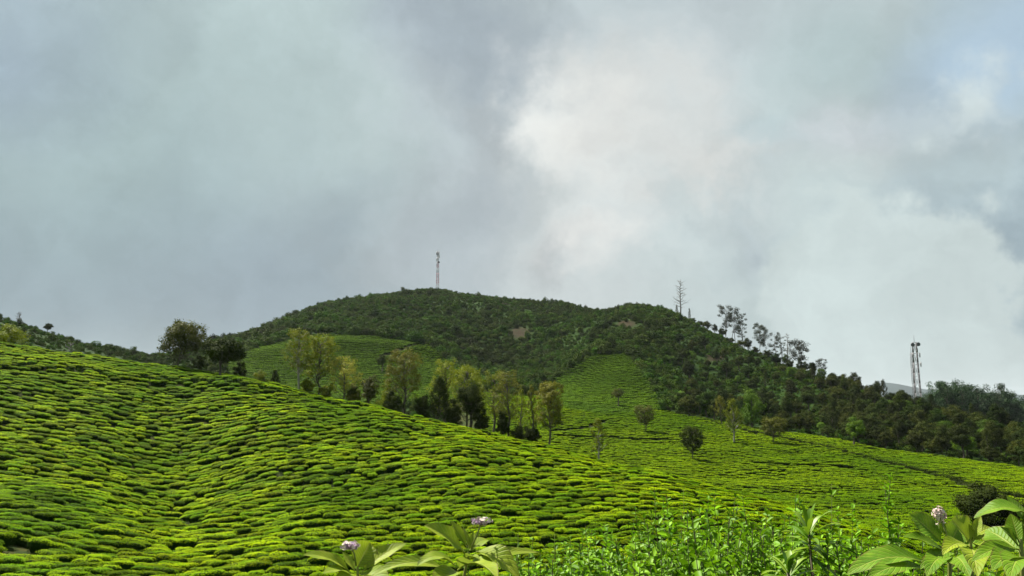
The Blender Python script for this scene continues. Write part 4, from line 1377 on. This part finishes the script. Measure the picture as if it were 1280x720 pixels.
p, r_ = at_range(1148, 345)
ztop = px_z(1143, 426, r_)
Hm = ztop - p[2]
p2 = p
lattice_mast('communication_mast', 'tall grey lattice mast with two dark dishes behind the forest at right', p2, Hm * .985, 3.6, 1.8, [0, 0, 0, 2, 2, 2, 2, 2, 2, 2], 4,
             [('dish', Hm * .96, -1.05, -.6, .95), ('dish', Hm * .965, 1.15, -.6, .95), ('antenna', Hm * .86, 1.5, -.6, .8), ('antenna', Hm * .86, -1.3, -.6, .8), ('antenna', Hm * .77, 1.7, -.5, .8), ('antenna', Hm * .9, .6, -.7, .9)])
p, r_ = at_range(1143, 340)
Hm = px_z(1140, 433, r_) - p[2]
lattice_mast('guyed_mast', 'thinner dark lattice mast close left of the mast with two dishes', p, Hm / 1.07, 0.9, 0.7, [2] * 6, 3, [('antenna', Hm * .88, .5, -.5, .8)])

# ------------------------------------------------------------------ foreground plants


def point(x, y, dep):
    """a point dep metres out along the view towards pixel (x, y)"""
    d = px_dir(x, y)
    return d / math.hypot(d[0], d[1]) * dep


def big_leaf(root, base, tip, width, sag, roll, mat, seed, origin):
    """pointed oval leaf with petiole, folded along the midrib, wavy at its edges"""
    g = np.random.default_rng(seed)
    nu, nv = 18, 8
    base, tip = np.asarray(base) - origin, np.asarray(tip) - origin
    L = np.linalg.norm(tip - base)
    mid = (base + tip) / 2 + np.array([0, 0, 1]) * sag * L
    tt = np.linspace(0, 1, nu + 1)
    P_ = ((1 - tt) ** 2)[:, None] * base + (2 * tt * (1 - tt))[:, None] * mid + (tt ** 2)[:, None] * tip
    tg = unit(np.gradient(P_, axis=0))
    up = np.array([0, 0, 1.0])
    side = unit(np.cross(tg, up) + 1e-4)
    nrm = unit(np.cross(side, tg))
    cr, sr = math.cos(roll), math.sin(roll)
    s2 = side * cr + nrm * sr
    n2_ = nrm * cr - side * sr
    wprof = np.where(tt < 0.10, 0.02 + 0.1 * tt, np.sin(math.pi * np.clip((tt - 0.09) / 0.91, 0, 1) ** 0.78) ** 0.85)
    wprof[-1] = 0.0
    fold = 0.22 + 0.12 * g.random()
    ph = g.random(4) * 6.28
    v, uv, a_ = [], [], []
    for i in range(nu + 1):
        for j in range(nv + 1):
            s = (j / nv - 0.5) * 2
            wv = 0.06 * math.sin(7 * tt[i] + ph[0] + (1.3 if s > 0 else 0)) * abs(s) ** 2 + 0.03 * math.sin(15 * tt[i] + ph[1 if s > 0 else 2]) * abs(s) ** 2
            hw = width / 2 * wprof[i] * (1 + 0.03 * math.sin(21 * tt[i] + ph[3]))
            v.append(P_[i] + s2[i] * s * hw + n2_[i] * (abs(s) ** 1.3 * fold * hw + wv * width * min(1, wprof[i] * 1.5)))
            uv.append((tt[i], 0.5 + 0.5 * s))
    q_ = [(i * (nv + 1) + j, i * (nv + 1) + j + 1, (i + 1) * (nv + 1) + j + 1, (i + 1) * (nv + 1) + j) for i in range(nu) for j in range(nv)]
    mb_ = MB()
    mb_.add(v, q_, 0, 0.5, np.array(uv))
    k = 5
    mb_.tube(P_[:k * 3:2] - n2_[:k * 3:2] * 0.0016, np.linspace(0.0022, 0.0008, len(P_[:k * 3:2])), 5, 0, cap=False)
    mb_.uv[-1][:] = (0.3, 0.5)
    return link('leaf', mb_.mesh('leaf', [mat], True, True), root)


def flower_head(root, c_, rad, flat, mat, mat2, seed, origin, n_=46):
    g = np.random.default_rng(seed)
    mb_ = MB()
    c_ = np.asarray(c_) - origin
    for k in range(n_):
        d = unit(g.normal(0, 1, 3) + np.array([0, 0, 0.35]))
        p_ = c_ + d * np.array([rad, rad * .8, rad * flat]) * (0.55 + 0.5 * g.random())
        m_ = 0 if g.random() < 0.62 else 1
        e1 = unit(np.cross(d, g.normal(0, 1, 3)))
        e2 = np.cross(d, e1)
        for s in range(5):
            a_ = s * 1.2566
            o_ = e1 * math.cos(a_) + e2 * math.sin(a_)
            sd_ = np.cross(d, o_)
            sz = 0.0052 * (0.8 + 0.5 * g.random())
            mb_.add([p_, p_ + o_ * sz * .6 + sd_ * sz * .35 + d * sz * .2, p_ + o_ * sz + d * sz * .25, p_ + o_ * sz * .6 - sd_ * sz * .35 + d * sz * .2], [(0, 1, 2, 3)], m_)
        mb_.tube([c_ - np.array([0, 0, rad * flat * .8]), p_], [0.0012, 0.0009], 4, 1)
    return link('flower_head', mb_.mesh('flower_head', [mat, mat2]), root)


def big_plant(name, label, stem_px, dep, leaves, flower, seed, mat='big_leaf', flow_mats=('petal', 'petal_purple')):
    """stem_px: pixels from the ground end to the shoot tip; leaves: (base px, tip px, width px, tip depth change m, sag, roll)"""
    g = np.random.default_rng(seed)
    pts = [point(x, y, dep) for x, y in stem_px]
    gp = pts[0].copy()
    gp[2] = float(gz(gp[0], gp[1]))
    root = link(name, None, None, gp)
    tag(root, label, 'plant')
    mb_ = MB()
    loc = [np.array([0, 0, -0.03])] + [p_ - gp for p_ in pts]
    mb_.tube(loc, np.linspace(0.009, 0.0035, len(loc)), 8, 0)
    link('stem', mb_.mesh('stem', [M['stem']], True), root)
    for k, (b, t_, wpx, dz, sag, roll) in enumerate(leaves):
        bp_ = point(b[0], b[1], dep)
        tp_ = point(t_[0], t_[1], dep + dz)
        big_leaf(root, bp_, tp_, wpx * dep / F * 1.12, sag, roll, M[mat], seed * 50 + k, gp)
    if flower:
        (fx, fy), (sx, sy), rad, flat = flower
        c_ = point(fx, fy, dep)
        flower_head(root, c_, rad, flat, M[flow_mats[0]], M[flow_mats[1]], seed, gp)
        mb_ = MB()
        b_ = point(sx, sy, dep) - gp
        mb_.tube([b_, (b_ + c_ - gp) / 2 + np.array([.003, 0, .004]), c_ - gp], [0.003, 0.0024, 0.002], 6)
        link('flower_stalk', mb_.mesh('flower_stalk', [M['stem']], True), root)
    return root


big_plant('flowering_plant', 'leafy plant with a whitish drooping flower head at the bottom edge, left of the other', [(446, 850), (448, 760), (447, 708)], 2.35, [
    ((440, 717), (379, 694), 17, -0.04, 0.22, 0.5),
    ((446, 711), (463, 678), 34, 0.05, 0.06, -1.0),
    ((452, 715), (508, 679), 17, 0.06, 0.12, -0.5),
    ((440, 720), (404, 717), 16, -0.10, 0.2, 0.3),
    ((452, 722), (420, 745), 26, -0.12, 0.25, 0.2),
    ((450, 718), (490, 740), 24, -0.10, 0.25, -0.3),
    ((444, 714), (428, 690), 9, 0.03, 0.1, 0.4),
], ((438, 682), (445, 706), 0.030, 0.42), 1)
big_plant('flowering_plant', 'leafy plant with a purple and white flower head, bottom centre', [(572, 860), (576, 770), (580, 722), (586, 690)], 2.3, [
    ((581, 690), (530, 657), 24, -0.05, 0.12, 0.7),
    ((584, 684), (563, 650), 10, 0.02, 0.05, 0.6),
    ((587, 685), (577, 654), 8, 0.03, 0.05, -0.5),
    ((590, 687), (611, 676), 15, 0.06, 0.25, -0.3),
    ((595, 689), (650, 724), 28, -0.06, 0.26, -0.35),
    ((569, 706), (521, 708), 18, -0.05, 0.42, 0.3),
    ((572, 712), (622, 724), 36, -0.16, 0.30, 0.15),
    ((560, 712), (461, 722), 16, -0.04, 0.26, 0.5),
    ((578, 700), (600, 700), 12, -0.05, 0.3, 0.2),
    ((600, 700), (674, 691), 12, 0.12, 0.12, -0.6),
    ((576, 716), (540, 740), 26, -0.12, 0.25, 0.2),
    ((588, 688), (592, 664), 7, 0.03, 0.03, -0.4),
], ((602, 652), (589, 686), 0.032, 0.36), 2)
big_plant('flowering_plant', 'tall big leaved plant with a dried pinkish flower head, bottom right', [(1190, 860), (1188, 760), (1187, 700), (1184, 682)], 2.5, [
    ((1178, 680), (1137, 643), 28, -0.02, 0.14, 0.8),
    ((1184, 692), (1128, 671), 17, -0.06, 0.18, 0.4),
    ((1196, 692), (1150, 712), 16, -0.10, 0.24, 0.3),
    ((1188, 682), (1201, 655), 22, 0.06, 0.1, -0.8),
    ((1192, 690), (1236, 683), 17, 0.03, 0.28, -0.4),
    ((1160, 704), (1058, 719), 30, -0.14, 0.24, 0.35),
    ((1164, 716), (1083, 726), 24, -0.20, 0.22, 0.3),
    ((1190, 700), (1212, 722), 24, -0.15, 0.3, -0.2),
    ((1186, 702), (1158, 722), 20, -0.16, 0.3, 0.2),
    ((1180, 668), (1176, 650), 6, 0.01, 0.05, 0.3),
], ((1174, 644), (1188, 690), 0.019, 1.3), 3, 'big_leaf_deep', ('petal_dry', 'petal'))
big_plant('leafy_plant', 'big leaved plant without flowers, beside the dried flower head', [(1218, 860), (1216, 760), (1214, 690), (1213, 676)], 2.4, [
    ((1212, 677), (1189, 649), 33, -0.03, 0.10, 0.9),
    ((1216, 676), (1226, 644), 9, 0.03, 0.04, -0.5),
    ((1212, 678), (1240, 660), 16, 0.05, 0.2, -0.5),
    ((1213, 684), (1178, 694), 18, -0.10, 0.3, 0.3),
    ((1218, 684), (1254, 694), 18, -0.10, 0.3, -0.3),
    ((1214, 690), (1222, 722), 26, -0.18, 0.3, 0.1),
    ((1214, 676), (1206, 652), 10, 0.02, 0.05, 0.4),
], None, 4, 'big_leaf')
big_plant('leafy_plant', 'big leaved plant with long arching upper leaf at the right edge', [(1284, 860), (1280, 760), (1277, 690), (1276, 674)], 2.2, [
    ((1282, 640), (1217, 648), 20, -0.02, 0.30, 0.4),
    ((1274, 678), (1263, 642), 16, 0.02, 0.05, 0.6),
    ((1274, 682), (1250, 658), 13, -0.02, 0.08, 0.6),
    ((1276, 692), (1232, 662), 34, 0.08, 0.12, 0.6),
    ((1274, 686), (1214, 702), 18, -0.08, 0.2, 0.45),
    ((1280, 702), (1240, 714), 22, -0.14, 0.28, 0.2),
    ((1284, 690), (1300, 660), 16, 0.04, 0.1, -0.6),
    ((1288, 660), (1258, 620), 12, 0.02, 0.12, 0.4),
    ((1280, 640), (1278, 676), 5, 0.0, 0.02, 0.0),
    ((1284, 706), (1262, 726), 26, -0.18, 0.3, 0.1),
], None, 5, 'big_leaf_deep')

# leafy weeds: several shoots from one root, small paired leaves -------------
LT = np.array([(0, 0, 0), (.25, .32, .05), (.6, .42, .06), (1, 0, -.04), (.6, -.42, .06), (.25, -.32, .05), (.3, 0, -.03), (.65, 0, -.05)])
LQ = [(0, 6, 1, 1)]


def weed_leaves(mb_, pos, al, nr, L, asp, tint, m=0):
    side = unit(np.cross(nr, al))
    up = np.cross(al, side)
    k = len(pos)
    L = np.broadcast_to(np.asarray(L, float), (k,))
    V = pos[:, None] + (LT[None, :, 0, None] * al[:, None] + LT[None, :, 1, None] * asp * side[:, None] + LT[None, :, 2, None] * 1.6 * up[:, None]) * L[:, None, None]
    qs = np.array([(0, 6, 7, 1), (1, 7, 3, 2), (0, 5, 7, 6), (5, 4, 3, 7)])
    qs = np.array([(0, 7, 2, 1), (7, 3, 2, 2), (0, 5, 4, 7), (7, 4, 3, 3)])
    qs = np.array([(0, 6, 2, 1), (6, 7, 3, 2), (0, 5, 4, 6), (6, 4, 3, 7)])
    q_ = (np.arange(k)[:, None, None] * 8 + qs[None]).reshape(-1, 4)
    mb_.add(V.reshape(-1, 3), q_, m, np.repeat(tint, 8))


def weed_mesh(H, seed, shoots, leafL, spread, step, bare_frac=0.2):
    g = np.random.default_rng(seed)
    st, lf = MB(), MB()
    for s in range(shoots):
        a_ = g.random() * 6.28
        h = H * (1.0 if s == 0 else 0.62 + 0.36 * g.random())
        sp = spread * (0.15 if s == 0 else 0.4 + 0.6 * g.random())
        tp_ = np.array([math.cos(a_) * sp, math.sin(a_) * sp, h])
        pp = limbs(st, np.array([0, 0, -0.02]), tp_, 0.0045, 0.0015, 0.012, g, 5, seg=7)
        hh = h * bare_frac
        k = 0
        while hh < h:
            c_ = np.array([np.interp(hh, pp[:, 2], pp[:, i]) for i in range(3)])
            fr = hh / h
            for w_ in range(2):
                az_ = k * 1.57 + w_ * math.pi + g.normal(0, .35)
                el = 0.0 + 0.55 * fr ** 3 + g.normal(0, .3)
                al = np.array([[math.cos(az_) * math.cos(el), math.sin(az_) * math.cos(el), math.sin(el)]])
                nr = unit(np.array([[-math.cos(az_) * math.sin(el), -math.sin(az_) * math.sin(el), math.cos(el)]]) + g.normal(0, .25, (1, 3)))
                Lf = leafL * (0.75 + 0.5 * g.random()) * (1.0 if fr < .85 else 0.65)
                weed_leaves(lf, c_[None], al, nr, Lf, 0.5 + .14 * g.random(), np.clip([-0.05 + .75 * fr + g.normal(0, .25)], 0, 1))  # lower leaves darker: thicket shade put into the tint by height
            hh += step * (0.8 + .5 * g.random())
            k += 1
    return st.mesh('stem', [M['stem_dark']], True), lf.mesh('foliage', [M['weed_dark' if seed % 2 == 0 else 'weed']])


weed_kinds = [weed_mesh(1.0, 601 + k, sh, lL, sp, stp) for k, (sh, lL, sp, stp) in enumerate(((6, .062, .30, .026), (7, .054, .36, .026), (6, .068, .32, .03), (7, .050, .38, .026), (5, .074, .28, .032)))]
out_line = curve([(630, 712), (660, 698), (700, 680), (740, 668), (790, 652), (820, 640), (845, 622), (885, 618), (915, 632), (945, 645), (985, 634), (1030, 640), (1060, 652), (1090, 668), (1125, 672), (1160, 690), (1230, 706), (1300, 700)])
g = np.random.default_rng(81)
weed_proto = None
for i in range(255):
    x = 628 + 660 * (i % 85 + g.random()) / 85
    row_ = min(1, i // 85)
    dep = (4.3 + 1.0 * g.random()) if row_ == 0 else (3.2 + 0.9 * g.random())
    ytop = float(out_line(x)) - 9 + (abs(g.normal(0, 17)) - 10 if row_ == 0 else 26 + abs(g.normal(0, 22)))
    p, _ = at_range(x, dep)
    H = px_z(x, ytop, dep) - p[2]
    if H < 0.25 or math.sin(x * 0.11) + math.sin(x * 0.047 + 1) + 0.6 * g.normal() < -1.15:
        continue
    k = int(g.integers(0, 5))
    if weed_proto is None:
        o = weed_proto = link('leafy_weed', None, None, p)
        link('stem', weed_kinds[k][0], o)
        link('foliage', weed_kinds[k][1], o)
    else:
        o = copy_tree(weed_proto)
        for ch in o.children:
            ch.data = weed_kinds[k][0 if ch.name.startswith('stem') else 1]
    o.location = p
    o.rotation_euler = (g.normal(0, .06), g.normal(0, .06), g.random() * 6.28)
    o.scale = (0.95, 0.95, H)
    for x1_, lab in ((760, 'bright green leafy weed at the left end of the bottom thicket'), (860, 'bright green leafy weed in the thicket left of its tallest hump'), (950, 'bright green leafy weed in the tallest hump of the bottom thicket'), (1070, 'bright green leafy weed around the spiky bladed plant'), (1140, 'bright green leafy weed around the foot of the tall stalk'), (9999, 'bright green leafy weed behind the big leaved plants')):
        if x < x1_:
            tag(o, lab, 'weed', 'leafy weeds of the thicket, ' + lab[24:])
            break

# three shoots that stand above the thicket
for (x, yt, dep, sd_, lab, lL, stp, m_) in ((1106, 593, 4.2, 651, 'tall dark stalk with small leaves rising above the thicket', .048, .020, 'stem_dark'), (1034, 604, 4.2, 652, 'thin upright shoot with few leaves right of the bladed plant', .055, .075, 'stem'), (580 + 275, 612, 4.4, 653, 'pale leafy shoot rising from the tallest hump of the thicket', .05, .05, 'stem'), (640 + 10, 668, 3.4, 654, 'small leafy shoot right of the purple flower head', .03, .03, 'stem'), (697, 668, 3.6, 655, 'thin dim shoot at the left end of the thicket', .035, .04, 'stem')):
    p, _ = at_range(x, dep)
    H = px_z(x, yt, dep) - p[2]
    st, lf = weed_mesh(H, sd_, 3 if sd_ == 651 else 1, lL, 0.05 if sd_ == 651 else 0.12, stp, 0.3)
    st.materials[0] = M[m_]
    o = link('upright_weed', None, None, p)
    tag(o, lab, 'weed')
    link('stem', st, o)
    link('foliage', lf, o)

# plant of narrow radiating blades
def blade_plant(x, y, dep, label, seed, n_, L):
    g = np.random.default_rng(seed)
    p, _ = at_range(x, dep)
    c_ = point(x, y, dep) - p
    o = link('bladed_plant', None, None, p)
    tag(o, label, 'plant')
    mb_ = MB()
    mb_.tube([(0, 0, -.02), c_ * np.array([.4, .4, .5]), c_], [0.008, 0.007, 0.005], 6)
    link('stem', mb_.mesh('stem', [M['stem_dark']], True), o)
    mb_ = MB()
    for k in range(n_):
        a_ = k * 2.4 + g.normal(0, .3)
        el = 1.25 * (1 - (k / n_)) - 0.35 * (k / n_) + g.normal(0, .18)
        ln = L * (0.7 + .5 * g.random())
        d = np.array([math.cos(a_) * math.cos(el), math.sin(a_) * math.cos(el), math.sin(el)])
        b_ = c_ - np.array([0, 0, 0.10 * k / n_])
        tt = np.linspace(0, 1, 8)
        P_ = b_ + d * ln * tt[:, None] + np.array([0, 0, -1]) * (ln * .38 * tt ** 2.2)[:, None]
        sd_ = unit(np.cross(d, [0, 0, 1.0]))
        wv = 0.0105 * np.sin(math.pi * np.clip(tt * .93 + .05, 0, 1)) ** .7
        v = np.stack([P_ - sd_ * wv[:, None] + np.array([0, 0, .003]), P_, P_ + sd_ * wv[:, None] + np.array([0, 0, .003])], 1).reshape(-1, 3)
        q_ = [(i * 3 + j, i * 3 + j + 1, i * 3 + j + 4, i * 3 + j + 3) for i in range(7) for j in range(2)]
        mb_.add(v, q_, 0, g.random())
    link('blades', mb_.mesh('blades', [M['grassy']], True), o)


blade_plant(1011, 664, 3.3, 'spiky plant of narrow radiating blades in the thicket', 91, 40, 0.15)
blade_plant(985, 712, 3.0, 'low spiky bladed plant at the bottom edge of the thicket', 92, 30, 0.14)

# low leafy cover of the bank
g = np.random.default_rng(95)
n = 5200
xx = 560 + 800 * g.random(n)
dd = 2.6 + 5.5 * g.random(n)
aa = np.arctan((xx - 640) / F)
X, Y = dd * np.sin(aa), dd * np.cos(aa)
pos = np.stack([X, Y, gz(X, Y) + 0.35 * g.random(n) * np.clip((xx - 600) / 150, 0.1, 1)], -1)
az_ = g.random(n) * 6.28
al = unit(np.stack([np.cos(az_), np.sin(az_), g.normal(.35, .4, n)], -1))
nr = unit(g.normal(0, .5, (n, 3)) + np.array([0, 0, 1.0]))
mb = MB()
weed_leaves(mb, pos, al, unit(nr - al * np.sum(nr * al, 1)[:, None]), 0.05 + .03 * g.random(n), .5, g.random(n))
tag(link('undergrowth', mb.mesh('undergrowth', [M['under']])), 'low leafy undergrowth on the bank beneath the weeds', 'undergrowth', kind='stuff')

# ------------------------------------------------------------------ haze
mb = MB()
mb.box((-13000, -13000, -400), (13000, 13000, 190))
hz = link('haze', mb.mesh('haze', []))
tag(hz, 'thin pale haze in the valley air', 'haze', kind='stuff')
hm = bpy.data.materials.new('valley_haze')
hm.use_nodes = True
t = NT(hm.node_tree)
pv = t.n('ShaderNodeVolumePrincipled', {'Color': C(.80, .87, .95), 'Density': 0.00004, 'Anisotropy': 0.3})
t.n('ShaderNodeOutputMaterial', {'Volume': pv.outputs[0]})
hz.data.materials.append(hm)
